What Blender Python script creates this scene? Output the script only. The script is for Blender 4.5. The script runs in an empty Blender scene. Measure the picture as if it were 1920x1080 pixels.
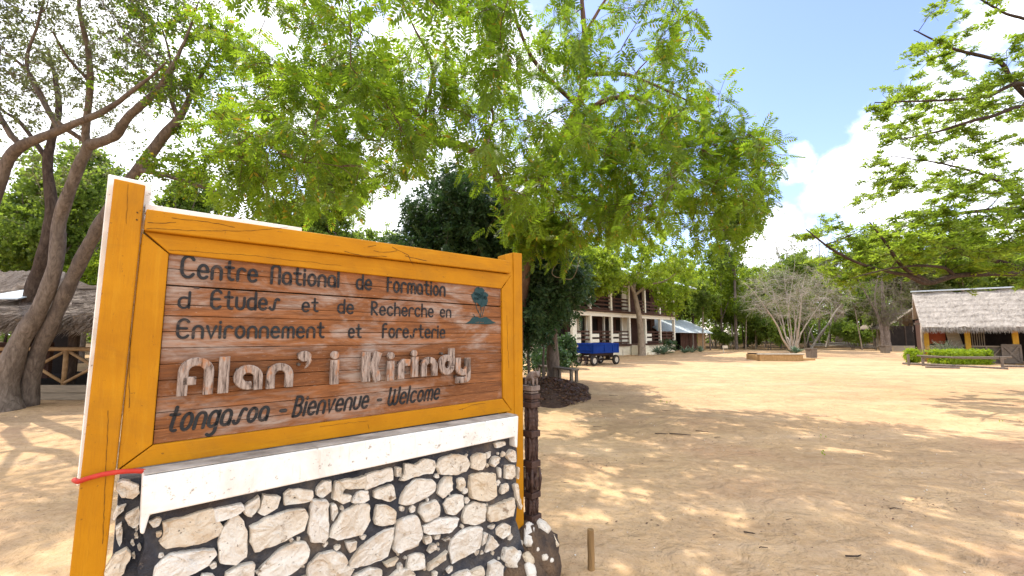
import bpy, bmesh, math, random
import numpy as np
from mathutils import Vector, Matrix, Euler
from math import radians as R, sin, cos, pi

scene = bpy.context.scene
COL = scene.collection

# ------------------------------------------------------------------ camera
F = 820.0                       # focal length in photo pixels (1920 wide)
PITCH = math.atan(85 / F)
CAM_Z = 1.6
cam_data = bpy.data.cameras.new("camera")
cam_data.sensor_width = 36.0
cam_data.lens = F / 1920 * 36.0
cam_data.clip_start = 0.05
cam_data.clip_end = 2000.0
cam = bpy.data.objects.new("camera", cam_data)
COL.objects.link(cam)
cam.location = (0, 0, CAM_Z)
cam.rotation_euler = (R(90) + PITCH, 0, 0)
scene.camera = cam

# ------------------------------------------------------------------ sun and sky
SUN_AZ = R(-40)                 # from +Y towards -X: ahead of the camera on the left
SUN_EL = R(58)
EXPOSURE = 1.25
SKY_STRENGTH = 0.15
SUN_STRENGTH = 2.55
to_sun = Vector((sin(SUN_AZ) * cos(SUN_EL), cos(SUN_AZ) * cos(SUN_EL), sin(SUN_EL)))
sd = bpy.data.lights.new("sun", 'SUN')
sd.energy = SUN_STRENGTH
sd.angle = R(0.53)
sd.color = (1.0, 0.93, 0.80)
sun = bpy.data.objects.new("sun", sd)
COL.objects.link(sun)
sun.rotation_euler = (-to_sun).to_track_quat('-Z', 'Y').to_euler()
sun.location = (-20, 30, 40)

scene.view_settings.view_transform = 'Standard'
scene.view_settings.look = 'None'
scene.view_settings.gamma = 1.0
scene.view_settings.exposure = EXPOSURE
scene.render.engine = 'CYCLES'
cy = scene.cycles
cy.use_denoising = True
cy.max_bounces = 7
cy.diffuse_bounces = 3
cy.glossy_bounces = 2
cy.transmission_bounces = 4
cy.transparent_max_bounces = 6
cy.caustics_reflective = False
cy.caustics_refractive = False


def lens_dir(px, py):
    x = (px - 960) / F
    v = (540 - py) / F
    return Vector((x, cos(PITCH) - v * sin(PITCH), sin(PITCH) + v * cos(PITCH)))


def at(px, py, Y):
    """world point seen at photo pixel px,py at the distance Y ahead"""
    d = lens_dir(px, py)
    k = Y / d.y
    return Vector((d.x * k, Y, CAM_Z + d.z * k))


def gp(px, py, z=0.0):
    """ground point seen at photo pixel px,py"""
    d = lens_dir(px, py)
    k = (z - CAM_Z) / d.z
    return Vector((d.x * k, d.y * k, z))


world = bpy.data.worlds.new("World")
scene.world = world
world.use_nodes = True
wn, wl = world.node_tree.nodes, world.node_tree.links
wn.clear()
w_out = wn.new('ShaderNodeOutputWorld')
w_bg = wn.new('ShaderNodeBackground')
w_bg.inputs['Strength'].default_value = SKY_STRENGTH
sky = wn.new('ShaderNodeTexSky')
sky.sky_type = 'NISHITA'
sky.sun_disc = False
sky.sun_elevation = SUN_EL
sky.sun_rotation = SUN_AZ
sky.air_density = 1.0
sky.dust_density = 0.6
sky.ozone_density = 3.2
w_tc = wn.new('ShaderNodeTexCoord')


def wmath(op, a, b=None, clamp=False):
    n = wn.new('ShaderNodeMath')
    n.operation = op
    n.use_clamp = clamp
    for i, v in enumerate((a, b)):
        if v is None:
            continue
        if isinstance(v, (int, float)):
            n.inputs[i].default_value = v
        else:
            wl.new(v, n.inputs[i])
    return n.outputs[0]


def wblob(direction, inner, outer):
    """soft patch of cloud round a sky direction; angles in degrees"""
    vm = wn.new('ShaderNodeVectorMath')
    vm.operation = 'DOT_PRODUCT'
    vn = wn.new('ShaderNodeVectorMath')
    vn.operation = 'NORMALIZE'
    wl.new(w_tc.outputs['Generated'], vn.inputs[0])
    wl.new(vn.outputs[0], vm.inputs[0])
    vm.inputs[1].default_value = direction.normalized()
    mr = wn.new('ShaderNodeMapRange')
    mr.interpolation_type = 'SMOOTHSTEP'
    mr.inputs['From Min'].default_value = cos(R(outer))
    mr.inputs['From Max'].default_value = cos(R(inner))
    wl.new(vm.outputs['Value'], mr.inputs['Value'])
    return mr.outputs[0]


w_n = wn.new('ShaderNodeTexNoise')
w_n.inputs['Scale'].default_value = 5.5
w_n.inputs['Detail'].default_value = 9
w_n.inputs['Roughness'].default_value = 0.58
wl.new(w_tc.outputs['Generated'], w_n.inputs['Vector'])
mask = None
for (px, py, a, b, k) in ((250, 60, 26, 44, 1.0), (700, 300, 14, 34, 0.85), (1830, 280, 5, 13, .74),
                          (1640, 380, 3, 9, .85), (1920, 150, 3, 10, .7), (1480, 305, 1, 3.6, .75), (1455, 455, 2, 6, .85),
                          (1560, 500, 3, 9, .9), (2300, 420, 10, 22, .9)):
    m = wmath('MULTIPLY', wblob(lens_dir(px, py), a, b), k)
    mask = m if mask is None else wmath('MAXIMUM', mask, m)
# cloud cover elsewhere in the sky, out of this view, so the light stays soft
w_n2 = wn.new('ShaderNodeTexNoise')
w_n2.inputs['Scale'].default_value = 1.6
w_n2.inputs['Detail'].default_value = 6
wl.new(w_tc.outputs['Generated'], w_n2.inputs['Vector'])
cl = wmath('ADD', wmath('MULTIPLY', mask, 1.15), wmath('MULTIPLY', wmath('SUBTRACT', w_n.outputs['Fac'], 0.5), 3.6))
mr = wn.new('ShaderNodeMapRange')
mr.interpolation_type = 'SMOOTHSTEP'
mr.inputs['From Min'].default_value = 0.50
mr.inputs['From Max'].default_value = 1.2
wl.new(cl, mr.inputs['Value'])
back = wmath('MULTIPLY', wblob(Vector((.3, -1, .55)), 50, 85), 0.9)
cover = wmath('MAXIMUM', mr.outputs[0], back)
mx = wn.new('ShaderNodeMix')
mx.data_type = 'RGBA'
wl.new(cover, mx.inputs['Factor'])
tint = wn.new('ShaderNodeMix')
tint.data_type, tint.blend_type = 'RGBA', 'MULTIPLY'
tint.inputs['Factor'].default_value = 1.0
wl.new(sky.outputs[0], tint.inputs[6])
tint.inputs[7].default_value = (1.02, .91, 1.0, 1)
wl.new(tint.outputs[2], mx.inputs[6])
mx.inputs[7].default_value = (6.6, 6.7, 6.9, 1)
wl.new(mx.outputs[2], w_bg.inputs['Color'])
wl.new(w_bg.outputs[0], w_out.inputs['Surface'])

# ------------------------------------------------------------------ material helpers


class Mat:
    """small builder for procedural node materials"""

    def __init__(self, name, rough=0.8, spec=0.3):
        self.m = bpy.data.materials.new(name)
        self.m.use_nodes = True
        self.n, self.l = self.m.node_tree.nodes, self.m.node_tree.links
        self.b = self.n['Principled BSDF']
        self.b.inputs['Roughness'].default_value = rough
        self.b.inputs['Specular IOR Level'].default_value = spec
        self.tc = self.n.new('ShaderNodeTexCoord')
        self.geo = self.n.new('ShaderNodeNewGeometry')

    def put(self, v, sock):
        if isinstance(v, (int, float)):
            sock.default_value = v
        elif isinstance(v, (tuple, list)):
            sock.default_value = tuple(v) + ((1,) if len(v) == 3 and sock.type == 'RGBA' else ())
        else:
            self.l.new(v, sock)

    def coord(self, scale=(1, 1, 1), rot=(0, 0, 0), world=False):
        mp = self.n.new('ShaderNodeMapping')
        mp.inputs['Scale'].default_value = scale
        mp.inputs['Rotation'].default_value = rot
        self.l.new(self.geo.outputs['Position'] if world else self.tc.outputs['Object'], mp.inputs[0])
        return mp.outputs[0]

    def noise(self, scale, detail=5, rough=.55, vec=None, dist=0.0):
        t = self.n.new('ShaderNodeTexNoise')
        t.inputs['Scale'].default_value = scale
        t.inputs['Detail'].default_value = detail
        t.inputs['Roughness'].default_value = rough
        t.inputs['Distortion'].default_value = dist
        if vec is not None:
            self.l.new(vec, t.inputs['Vector'])
        return t.outputs['Fac']

    def voronoi(self, scale, vec=None, feature='F1', out='Distance'):
        t = self.n.new('ShaderNodeTexVoronoi')
        t.feature = feature
        t.inputs['Scale'].default_value = scale
        if vec is not None:
            self.l.new(vec, t.inputs['Vector'])
        return t.outputs[out]

    def ramp(self, fac, *stops):
        r = self.n.new('ShaderNodeValToRGB')
        e = r.color_ramp.elements
        while len(e) < len(stops):
            e.new(0.5)
        for k, (p, c) in zip(e, stops):
            k.position = p
            k.color = tuple(c) + (1,) if not isinstance(c, (int, float)) else (c, c, c, 1)
        self.l.new(fac, r.inputs[0])
        return r.outputs[0]

    def mix(self, fac, a, b, mode='MIX'):
        x = self.n.new('ShaderNodeMix')
        x.data_type = 'RGBA'
        x.blend_type = mode
        self.put(fac, x.inputs['Factor'])
        self.put(a, x.inputs[6])
        self.put(b, x.inputs[7])
        return x.outputs[2]

    def math(self, op, a, b=0.0):
        x = self.n.new('ShaderNodeMath')
        x.operation = op
        self.put(a, x.inputs[0])
        self.put(b, x.inputs[1])
        return x.outputs[0]

    def rand(self):
        return self.geo.outputs['Random Per Island']

    def obj_rand(self):
        o = self.n.new('ShaderNodeObjectInfo')
        return o.outputs['Random']

    def color(self, c):
        self.put(c, self.b.inputs['Base Color'])
        return self

    def bump(self, h, strength=.4, dist=.01):
        x = self.n.new('ShaderNodeBump')
        x.inputs['Strength'].default_value = strength
        x.inputs['Distance'].default_value = dist
        prev = self.b.inputs['Normal'].links
        if prev:
            self.l.new(prev[0].from_socket, x.inputs['Normal'])
        self.l.new(h, x.inputs['Height'])
        self.l.new(x.outputs[0], self.b.inputs['Normal'])
        return self


def noisy(name, c1, c2, scale=6, rough=.8, bump=.3, dist=.01, stretch=(1, 1, 1), spec=.25, detail=6):
    m = Mat(name, rough, spec)
    v = m.coord(stretch)
    n = m.noise(scale, detail, .6, v)
    m.color(m.ramp(n, (.3, c1), (.7, c2)))
    m.bump(m.noise(scale * 4, 6, .6, v), bump, dist)
    return m.m


def leaf_mat(name, dark, light, trans, tfac=.5, clump=.9, yellow=None):
    """leaf: diffuse face and light passing through, colour differing leaf by leaf and spray by spray"""
    m = Mat(name, .5, .3)
    n = m.noise(clump, 2, .5, m.coord())
    r = m.rand()
    f = m.math('ADD', m.math('MULTIPLY', r, .55), m.math('MULTIPLY', n, .55))
    c = m.ramp(f, (.25, dark), (.8, light))
    t = m.mix(r, tuple(x * .75 for x in trans), trans)
    if yellow:
        y = m.math('GREATER_THAN', r, .965)
        c = m.mix(y, c, yellow)
        t = m.mix(y, t, tuple(min(1, x * 1.5) for x in yellow))
    m.color(c)
    tr = m.n.new('ShaderNodeBsdfTranslucent')
    m.l.new(t, tr.inputs['Color'])
    ms = m.n.new('ShaderNodeMixShader')
    ms.inputs[0].default_value = tfac
    m.l.new(m.b.outputs[0], ms.inputs[1])
    m.l.new(tr.outputs[0], ms.inputs[2])
    m.l.new(ms.outputs[0], m.n['Material Output'].inputs['Surface'])
    return m.m


# ------------------------------------------------------------------ mesh helpers


class MB:
    """collects geometry, then links it as one mesh object"""

    def __init__(self):
        self.v, self.f, self.nv = [], [], 0

    def add(self, verts, faces):
        b = self.nv
        self.v.extend([tuple(p) for p in verts])
        self.f.extend([tuple(i + b for i in f) for f in faces])
        self.nv = len(self.v)

    def box(self, lo, hi, M=None):
        (a, b, c), (d, e, f) = lo, hi
        vs = [Vector(p) for p in ((a, b, c), (d, b, c), (d, e, c), (a, e, c), (a, b, f), (d, b, f), (d, e, f), (a, e, f))]
        if M is not None:
            vs = [M @ p for p in vs]
        self.add(vs, [(0, 3, 2, 1), (4, 5, 6, 7), (0, 1, 5, 4), (1, 2, 6, 5), (2, 3, 7, 6), (3, 0, 4, 7)])

    def beam(self, a, b, w, h, up=(0, 0, 1)):
        """rectangular bar from a to b, w across and h along up"""
        a, b = Vector(a), Vector(b)
        t = (b - a)
        L = t.length
        t.normalize()
        s = t.cross(Vector(up))
        if s.length < 1e-5:
            s = t.cross(Vector((1, 0, 0)))
        s.normalize()
        u = s.cross(t)
        M = Matrix((s, t, u)).transposed().to_4x4()
        M.translation = a
        self.box((-w / 2, 0, -h / 2), (w / 2, L, h / 2), M)

    def tube(self, pts, radii, sides=6, cap=True):
        pts = [Vector(p) for p in pts]
        n = len(pts)
        if isinstance(radii, (int, float)):
            radii = [radii] * n
        t0 = (pts[1] - pts[0]).normalized()
        ref = Vector((0, 0, 1)) if abs(t0.z) < .9 else Vector((1, 0, 0))
        u = t0.cross(ref).normalized()
        vs = []
        for i in range(n):
            t = (pts[min(i + 1, n - 1)] - pts[max(i - 1, 0)])
            if t.length < 1e-9:
                t = t0
            t = t.normalized()
            u = (u - t * u.dot(t))
            u = u.normalized() if u.length > 1e-6 else t.orthogonal().normalized()
            w = t.cross(u)
            for k in range(sides):
                a = 2 * pi * k / sides
                vs.append(pts[i] + (u * cos(a) + w * sin(a)) * radii[i])
        fs = []
        for i in range(n - 1):
            for k in range(sides):
                k2 = (k + 1) % sides
                fs.append((i * sides + k, i * sides + k2, (i + 1) * sides + k2, (i + 1) * sides + k))
        if cap:
            fs.append(tuple(range(sides))[::-1])
            fs.append(tuple((n - 1) * sides + k for k in range(sides)))
        self.add(vs, fs)

    def ball(self, c, rx, ry, rz, seg=10, rings=7, jitter=0, rng=None):
        c = Vector(c)
        vs, fs = [c + Vector((0, 0, rz))], []
        for i in range(1, rings):
            th = pi * i / rings
            for k in range(seg):
                a = 2 * pi * k / seg
                j = 1 + (rng.uniform(-jitter, jitter) if rng else 0)
                vs.append(c + Vector((rx * sin(th) * cos(a) * j, ry * sin(th) * sin(a) * j, rz * cos(th) * j)))
        vs.append(c - Vector((0, 0, rz)))
        for k in range(seg):
            fs.append((0, 1 + k, 1 + (k + 1) % seg))
        for i in range(rings - 2):
            for k in range(seg):
                a, b = 1 + i * seg + k, 1 + i * seg + (k + 1) % seg
                fs.append((a, a + seg, b + seg, b))
        e = len(vs) - 1
        for k in range(seg):
            fs.append((e, e - seg + (k + 1) % seg, e - seg + k))
        self.add(vs, fs)

    def prism(self, poly, axis_pt):
        """polygon (list of Vector) extruded by the vector axis_pt"""
        n = len(poly)
        e = Vector(axis_pt)
        vs = [Vector(p) for p in poly] + [Vector(p) + e for p in poly]
        fs = [tuple(range(n))[::-1], tuple(range(n, 2 * n))]
        for i in range(n):
            j = (i + 1) % n
            fs.append((i, j, n + j, n + i))
        self.add(vs, fs)

    def build(self, name, mat, parent=None, smooth=False, bevel=0.0, seg=1, loc=None):
        me = bpy.data.meshes.new(name)
        me.from_pydata(self.v, [], self.f)
        bm = bmesh.new()
        bm.from_mesh(me)
        bmesh.ops.recalc_face_normals(bm, faces=bm.faces)
        if bevel:
            bmesh.ops.bevel(bm, geom=[e for e in bm.edges if len(e.link_faces) == 2 and e.calc_face_angle(0) > .5],
                            offset=bevel, segments=seg, affect='EDGES', profile=.5, clamp_overlap=True)
        bm.to_mesh(me)
        bm.free()
        return link_mesh(name, me, mat, parent, smooth, loc)


def link_mesh(name, me, mat, parent=None, smooth=False, loc=None):
    if smooth:
        me.polygons.foreach_set('use_smooth', [True] * len(me.polygons))
    o = bpy.data.objects.new(name, me)
    me.materials.append(mat)
    COL.objects.link(o)
    if parent is not None:
        o.parent = parent
    if loc is not None:
        o.location = loc
    return o


def quads_mesh(name, V, mat, parent=None):
    """V: array (4*n,3), every four rows one quad"""
    n = len(V) // 4
    me = bpy.data.meshes.new(name)
    me.vertices.add(4 * n)
    me.vertices.foreach_set('co', np.ascontiguousarray(V, dtype=np.float32).ravel())
    me.loops.add(4 * n)
    me.loops.foreach_set('vertex_index', np.arange(4 * n, dtype=np.int32))
    me.polygons.add(n)
    me.polygons.foreach_set('loop_start', np.arange(0, 4 * n, 4, dtype=np.int32))
    me.update(calc_edges=True)
    return link_mesh(name, me, mat, parent)


def tag(o, label=None, cat=None, group=None, kind=None):
    if label:
        o['label'] = label
    if cat:
        o['category'] = cat
    if group:
        o['group'] = group
    if kind:
        o['kind'] = kind
    return o


def thing(name, label, cat, loc=(0, 0, 0), rz=0.0, group=None):
    o = bpy.data.objects.new(name, None)
    o.empty_display_size = .2
    COL.objects.link(o)
    o.location = loc
    o.rotation_euler = (0, 0, rz)
    return tag(o, label, cat, group)


def copy_thing(root, loc, rz=0.0, scale=1.0, label=None, group=None):
    c = root.copy()
    COL.objects.link(c)
    c.location = loc
    c.rotation_euler = (0, 0, rz)
    c.scale = (scale,) * 3 if isinstance(scale, (int, float)) else scale
    if label:
        c['label'] = label
    if group:
        c['group'] = group
    for ch in list(root.children):
        d = ch.copy()
        COL.objects.link(d)
        d.parent = c
        for g in ch.children:
            e = g.copy()
            COL.objects.link(e)
            e.parent = d
    return c


def catmull(pts, step=.25):
    """smooth path through control points ((x,y,z,r) rows)"""
    P = np.array(pts, float)
    P = np.vstack([2 * P[0] - P[1], P, 2 * P[-1] - P[-2]])
    out = []
    for i in range(1, len(P) - 2):
        a, b, c, d = P[i - 1], P[i], P[i + 1], P[i + 2]
        n = max(2, int(np.linalg.norm((c - b)[:3]) / step))
        for k in range(n):
            t = k / n
            out.append(.5 * ((2 * b) + (-a + c) * t + (2 * a - 5 * b + 4 * c - d) * t * t + (-a + 3 * b - 3 * c + d) * t ** 3))
    out.append(P[-2])
    return np.array(out)


def in_poly(x, y, poly):
    c = False
    n = len(poly)
    for i in range(n):
        x1, y1 = poly[i]
        x2, y2 = poly[(i + 1) % n]
        if (y1 > y) != (y2 > y) and x < (x2 - x1) * (y - y1) / (y2 - y1) + x1:
            c = not c
    return c

# ------------------------------------------------------------------ ground
def build_ground():
    def axis(lo, hi, n0, far):
        fine = np.arange(lo, hi + 1e-6, n0)
        g, s, x = [], n0, hi
        while x < far:
            s *= 1.25
            x += s
            g.append(x)
        h, s, x = [], n0, lo
        while x > -far:
            s *= 1.25
            x -= s
            h.append(x)
        return np.concatenate([h[::-1], fine, g])
    xs, ys = axis(-10, 16, .2, 450), axis(0, 24, .2, 450)
    X, Y = np.meshgrid(xs, ys)
    rg = np.random.default_rng(4)
    Z = np.zeros_like(X)
    for k in range(26):
        wl_ = rg.uniform(.7, 5)
        a = rg.uniform(0, 2 * pi)
        Z += .0022 * wl_ ** .6 * np.sin((X * cos(a) + Y * sin(a)) * 2 * pi / wl_ + rg.uniform(0, 6))
    Z *= np.clip((70 - np.hypot(X, Y)) / 30, 0, 1)
    Z -= .004
    V = np.stack([X, Y, Z], -1).reshape(-1, 3)
    nx, ny = len(xs), len(ys)
    i = np.arange(ny - 1)[:, None] * nx + np.arange(nx - 1)[None]
    Fc = np.stack([i, i + 1, i + 1 + nx, i + nx], -1).reshape(-1, 4)
    me = bpy.data.meshes.new('ground')
    me.from_pydata(V.tolist(), [], Fc.tolist())
    m = Mat('sand', .95, .1)
    p = m.coord(world=True)
    big = m.noise(.22, 4, .55, p)
    mid = m.noise(1.6, 6, .62, p, .4)
    fine = m.noise(14, 6, .7, p)
    grit = m.voronoi(60, p)
    c = m.ramp(big, (.3, (.50, .318, .158)), (.7, (.61, .42, .235)))
    c = m.mix(m.ramp(mid, (.38, 0), (.75, .75)), c, (.32, .20, .11))
    c = m.mix(m.ramp(m.noise(.5, 3, .5, p), (.5, 0), (.7, .6)), c, (.47, .26, .145))
    c = m.mix(m.ramp(fine, (.4, 0.0), (.75, .5)), c, (.62, .455, .31))
    c = m.mix(m.ramp(m.noise(38, 3, .6, p), (.63, 0), (.72, .7)), c, (.14, .085, .045))
    # old leaf mould where the wood begins
    sep = m.n.new('ShaderNodeSeparateXYZ')
    m.l.new(p, sep.inputs[0])
    yy = m.math('ADD', sep.outputs['Y'], m.math('MULTIPLY', m.math('SUBTRACT', m.noise(.3, 4, .6, p), .5), 14))
    c = m.mix(m.ramp(m.math('MULTIPLY', yy, .01), (.44, 0), (.50, 1)), c, (.10, .062, .03))
    c = m.mix(m.ramp(m.noise(5, 6, .68, p, .3), (.48, 0), (.72, .4)), c, (.31, .195, .105))
    c = m.mix(m.ramp(m.noise(1.0, 7, .7, m.coord((.22, 1.1, 1), (0, 0, .25), True), .4), (.48, 0), (.74, .42)), c, (.29, .185, .10))
    c = m.mix(m.ramp(m.noise(1.1, 6, .7, m.coord((.2, 1.0, 1), (0, 0, .1), True), .3), (.52, 0), (.75, .5)), c, (.64, .48, .33))
    m.color(c)
    m.bump(m.noise(6, 6, .65, p, .5), .7, .06)
    m.bump(m.noise(2.4, 5, .6, p, .8), .7, .14)
    m.bump(m.voronoi(3.2, m.coord((1, .8, 1), (0, 0, .5), True), 'SMOOTH_F1'), .5, .05)
    m.bump(mid, .5, .05)
    m.bump(fine, .55, .012)
    m.bump(grit, .25, .004)
    return tag(link_mesh('ground', me, m.m, smooth=True), kind='structure')


build_ground()

# ------------------------------------------------------------------ sign: local X along the boards, local Y to the back, Z up
SIGN_A = Vector((.03, 3.0, 0))
SIGN_T = R(90 - 48.2)           # rotation about Z
SX = Vector((cos(SIGN_T), sin(SIGN_T), 0))
SN = Vector((sin(SIGN_T), -cos(SIGN_T), 0))   # towards the viewer


def sp(px, py, off=0.0):
    """photo pixel -> (u, z) on the plane standing 'off' in front of the posts"""
    d = lens_dir(px, py)
    o = SIGN_A + SN * off
    k = (o - Vector((0, 0, CAM_Z))).dot(SN) / d.dot(SN)
    p = Vector((0, 0, CAM_Z)) + d * k
    return Vector(((p - SIGN_A).dot(SX), p.z))


def sv(px, py, off):
    u = sp(px, py, off)
    return Vector((u.x, -off, u.y))


def yellow_paint(name='amber_paint', g=(1, 1, 14)):
    m = Mat(name, .65, .2)
    v = m.coord((1, 1, 1))
    grain_u = m.noise(9, 6, .6, m.coord(g))
    c = m.ramp(m.noise(3.5, 5, .6, v), (.3, (.37, .148, .001)), (.7, (.49, .212, .002)))
    c = m.mix(m.ramp(m.noise(2.2, 6, .7, v, 1.0), (.52, 0), (.74, .65)), c, (.31, .135, .008))
    c = m.mix(m.ramp(m.noise(55, 4, .6, v), (.68, 0), (.74, .8)), c, (.13, .06, .01))
    c = m.mix(m.ramp(grain_u, (.54, 0), (.74, .5)), c, (.33, .13, .006))
    c = m.mix(m.ramp(m.noise(4, 5, .65, m.coord(tuple(x * .6 for x in g)), .5), (.54, 0), (.74, .3)), c, (.58, .30, .015))
    c = m.mix(m.ramp(m.noise(1.6, 7, .72, v, .6), (.60, 0), (.72, .5)), c, (.19, .085, .014))
    c = m.mix(m.ramp(m.noise(17, 6, .72, m.coord(tuple(x * .5 for x in g)), .4), (.655, 0), (.69, .85)), c, (.10, .045, .012))
    m.color(c)
    m.bump(grain_u, .18, .006)
    m.bump(m.noise(120, 4, .6, v), .12, .002)
    return m.m


def white_paint(name='white_paint'):
    m = Mat(name, .7, .25)
    v = m.coord()
    c = m.mix(m.ramp(m.noise(5, 7, .65, v, .5), (.50, 0), (.72, .6)), (.80, .78, .74), (.50, .46, .40))
    c = m.mix(m.ramp(m.noise(34, 5, .7, v), (.61, 0), (.68, .85)), c, (.23, .19, .15))
    c = m.mix(m.ramp(m.noise(7, 6, .6, m.coord((9, 9, .8))), (.60, 0), (.78, .55)), c, (.60, .42, .30))
    m.color(c)
    m.bump(m.noise(18, 7, .65, v), .35, .008)
    return m.m


def sign_wood():
    m = Mat('weathered_plank', .75, .25)
    stretch = m.coord((1.2, 1, 15))
    g1 = m.noise(4, 7, .65, stretch, .3)
    r = m.rand()
    base = m.mix(r, (.150, .053, .017), (.295, .114, .038))
    c = m.mix(m.ramp(g1, (.32, .85), (.6, 0)), base, (.085, .036, .018))
    c = m.mix(m.ramp(m.noise(16, 6, .7, m.coord((1, 1, 11))), (.52, 0), (.68, .7)), c, (.33, .15, .062))
    # silvered patches where the stain has gone
    pat = m.math('MULTIPLY', m.ramp(m.noise(2.6, 5, .62, m.coord((1, 1, 2.6)), .6), (.475, 0), (.63, 1)),
                 m.ramp(m.noise(7, 7, .72, m.coord((1, 1, 8))), (.36, .15), (.56, 1)))
    c = m.mix(m.math('MULTIPLY', pat, .8), c, (.37, .305, .26))
    c = m.mix(m.ramp(m.noise(30, 5, .7, m.coord((1, 1, 9))), (.66, 0), (.72, .7)), c, (.58, .52, .46))
    m.color(c)
    m.bump(g1, .4, .008)
    m.bump(m.noise(20, 6, .7, stretch), .3, .003)
    return m.m


def letter_paint():
    m = Mat('dark_lettering', .6, .3)
    v = m.coord((1.2, 1, 7))
    c = m.mix(m.ramp(m.noise(9, 6, .7, v), (.54, 0), (.70, .7)), (.012, .012, .014), (.16, .10, .07))
    c = m.mix(m.ramp(m.noise(3, 3, .5, m.coord()), (.5, 0), (.7, .4)), c, (.02, .036, .042))
    m.color(c)
    return m.m


def raised_wood():
    m = Mat('grey_letter_wood', .85, .2)
    v = m.coord((9, 9, 1.4))
    n = m.noise(9, 7, .7, v, .6)
    c = m.ramp(n, (.36, (.05, .034, .027)), (.46, (.24, .185, .155)), (.64, (.44, .36, .31)))
    c = m.mix(m.ramp(m.noise(11, 5, .6, m.coord((2, 2, 1))), (.55, 0), (.68, .8)), c, (.40, .165, .06))
    m.color(c)
    m.bump(n, .7, .006)
    return m.m


def mortar():
    m = Mat('dark_mortar', .9, .2)
    v = m.coord()
    c = m.ramp(m.noise(6, 6, .6, v), (.32, (.020, .022, .031)), (.48, (.060, .063, .076)), (.60, (.115, .105, .10)), (.76, (.23, .165, .11)))
    c = m.mix(m.ramp(m.noise(38, 5, .7, v), (.60, 0), (.70, .6)), c, (.26, .22, .18))
    c = m.mix(m.ramp(m.noise(2.2, 4, .6, v), (.50, 0), (.70, .55)), c, (.13, .085, .055))
    m.color(c)
    m.bump(m.noise(16, 8, .65, v), 1.0, .05)
    return m.m


def limestone():
    m = Mat('limestone', .85, .2)
    v = m.coord()
    r = m.rand()
    c = m.ramp(r, (0, (.72, .60, .44)), (.25, (.80, .74, .64)), (.6, (.84, .80, .73)), (1, (.77, .70, .60)))
    c = m.mix(m.ramp(m.noise(7, 6, .65, v, .8), (.50, 0), (.68, .7)), c, (.58, .43, .27))
    c = m.mix(m.ramp(m.noise(11, 7, .7, v), (.60, 0), (.67, .85)), c, (.22, .145, .085))
    c = m.mix(m.ramp(m.noise(70, 3, .6, v), (.67, 0), (.71, .8)), c, (.09, .07, .05))
    m.color(c)
    m.bump(m.noise(14, 8, .68, v), .9, .045)
    m.bump(m.noise(60, 5, .6, v), .35, .006)
    return m.m


AMBER_V = yellow_paint('amber_paint_upright', (14, 1, 1))
AMBER, WHITE, PLANK, LETTER, RAISED, MORTAR, STONE = (yellow_paint(), white_paint(), sign_wood(), letter_paint(),
                                                      raised_wood(), mortar(), limestone())
DARKGAP = noisy('shadow_backing', (.02, .012, .008), (.04, .025, .015))
CRACK = noisy('crack_wood', (.03, .015, .006), (.07, .035, .012))

sign = thing('welcome_sign', 'amber framed wooden welcome sign with dark lettering, standing over a stone wall', 'sign',
             SIGN_A, SIGN_T)


def board(name, quad, off, thick, mat=AMBER, bevel=.004, parent=sign):
    mb = MB()
    front = [sv(x, y, off) for x, y in quad]
    mb.prism(front, Vector((0, thick, 0)))
    return mb.build(name, mat, parent, bevel=bevel, seg=2)


def down(p, q, py):
    """extend the line p->q to the photo row py"""
    k = (py - p[1]) / (q[1] - p[1])
    return (p[0] + (q[0] - p[0]) * k, py)


def post_to_ground(name, tl, tr, br, bl, off, thick):
    mb = MB()
    P = [sv(*q, off) for q in (tl, tr, br, bl)]
    for a, b in ((0, 3), (1, 2)):          # run the sides on to below the soil
        k = (-.15 - P[a].z) / (P[b].z - P[a].z)
        P[b] = P[a] + (P[b] - P[a]) * k
    mb.prism(P, Vector((0, thick, 0)))
    return mb.build(name, AMBER_V, sign, bevel=.005, seg=2)


post_to_ground('post', (214, 334), (273, 347), (196, 1080), (130, 1080), .012, .075)
post_to_ground('post', (963, 473), (979, 475), (982.5, 965), (966.5, 965), .004, .10)
board('post_strip', [(948, 478), (961.5, 474), (966, 790), (950, 790)], -.002, .085, AMBER_V)
wb = MB()
wb.prism([sv(x, y, -.067) for x, y in ((203, 326), (286, 344), (281, 388), (274, 388), (218, 880), (143, 912))], Vector((0, .03, 0)))
wb.build('backing_board', WHITE, sign, bevel=.003)
board('backing_strip', [(272, 382), (566, 427), (566, 440), (272, 400)], -.03, .03, WHITE, .002)
board('top_beam', [(274.5, 391), (958, 489), (958.5, 512.5), (270, 431.5)], .028, .075, bevel=.006)
board('frame_board', [(270, 433.5), (958, 514.5), (940.5, 541), (318, 475)], .004, .05)
board('frame_board', [(267, 436), (316.5, 476), (286, 833.5), (219.5, 882)], .004, .05, AMBER_V)
board('frame_board', [(286.5, 835), (943, 747.7), (959, 771), (222, 883)], .004, .05)
board('frame_board', [(941.5, 541.5), (959.5, 515.5), (960, 770), (943.7, 746.8)], .004, .05, AMBER_V)

# planked panel
pan = [(317, 474.5), (941, 540.5), (943.5, 747.5), (287, 833.5)]
mb = MB()
cuts = [0, .08, .164, .267, .326, .41, .496, .582, .665, .752, .836, .922, 1]
rp = random.Random(3)
PANEL_OFF = -.012


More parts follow.
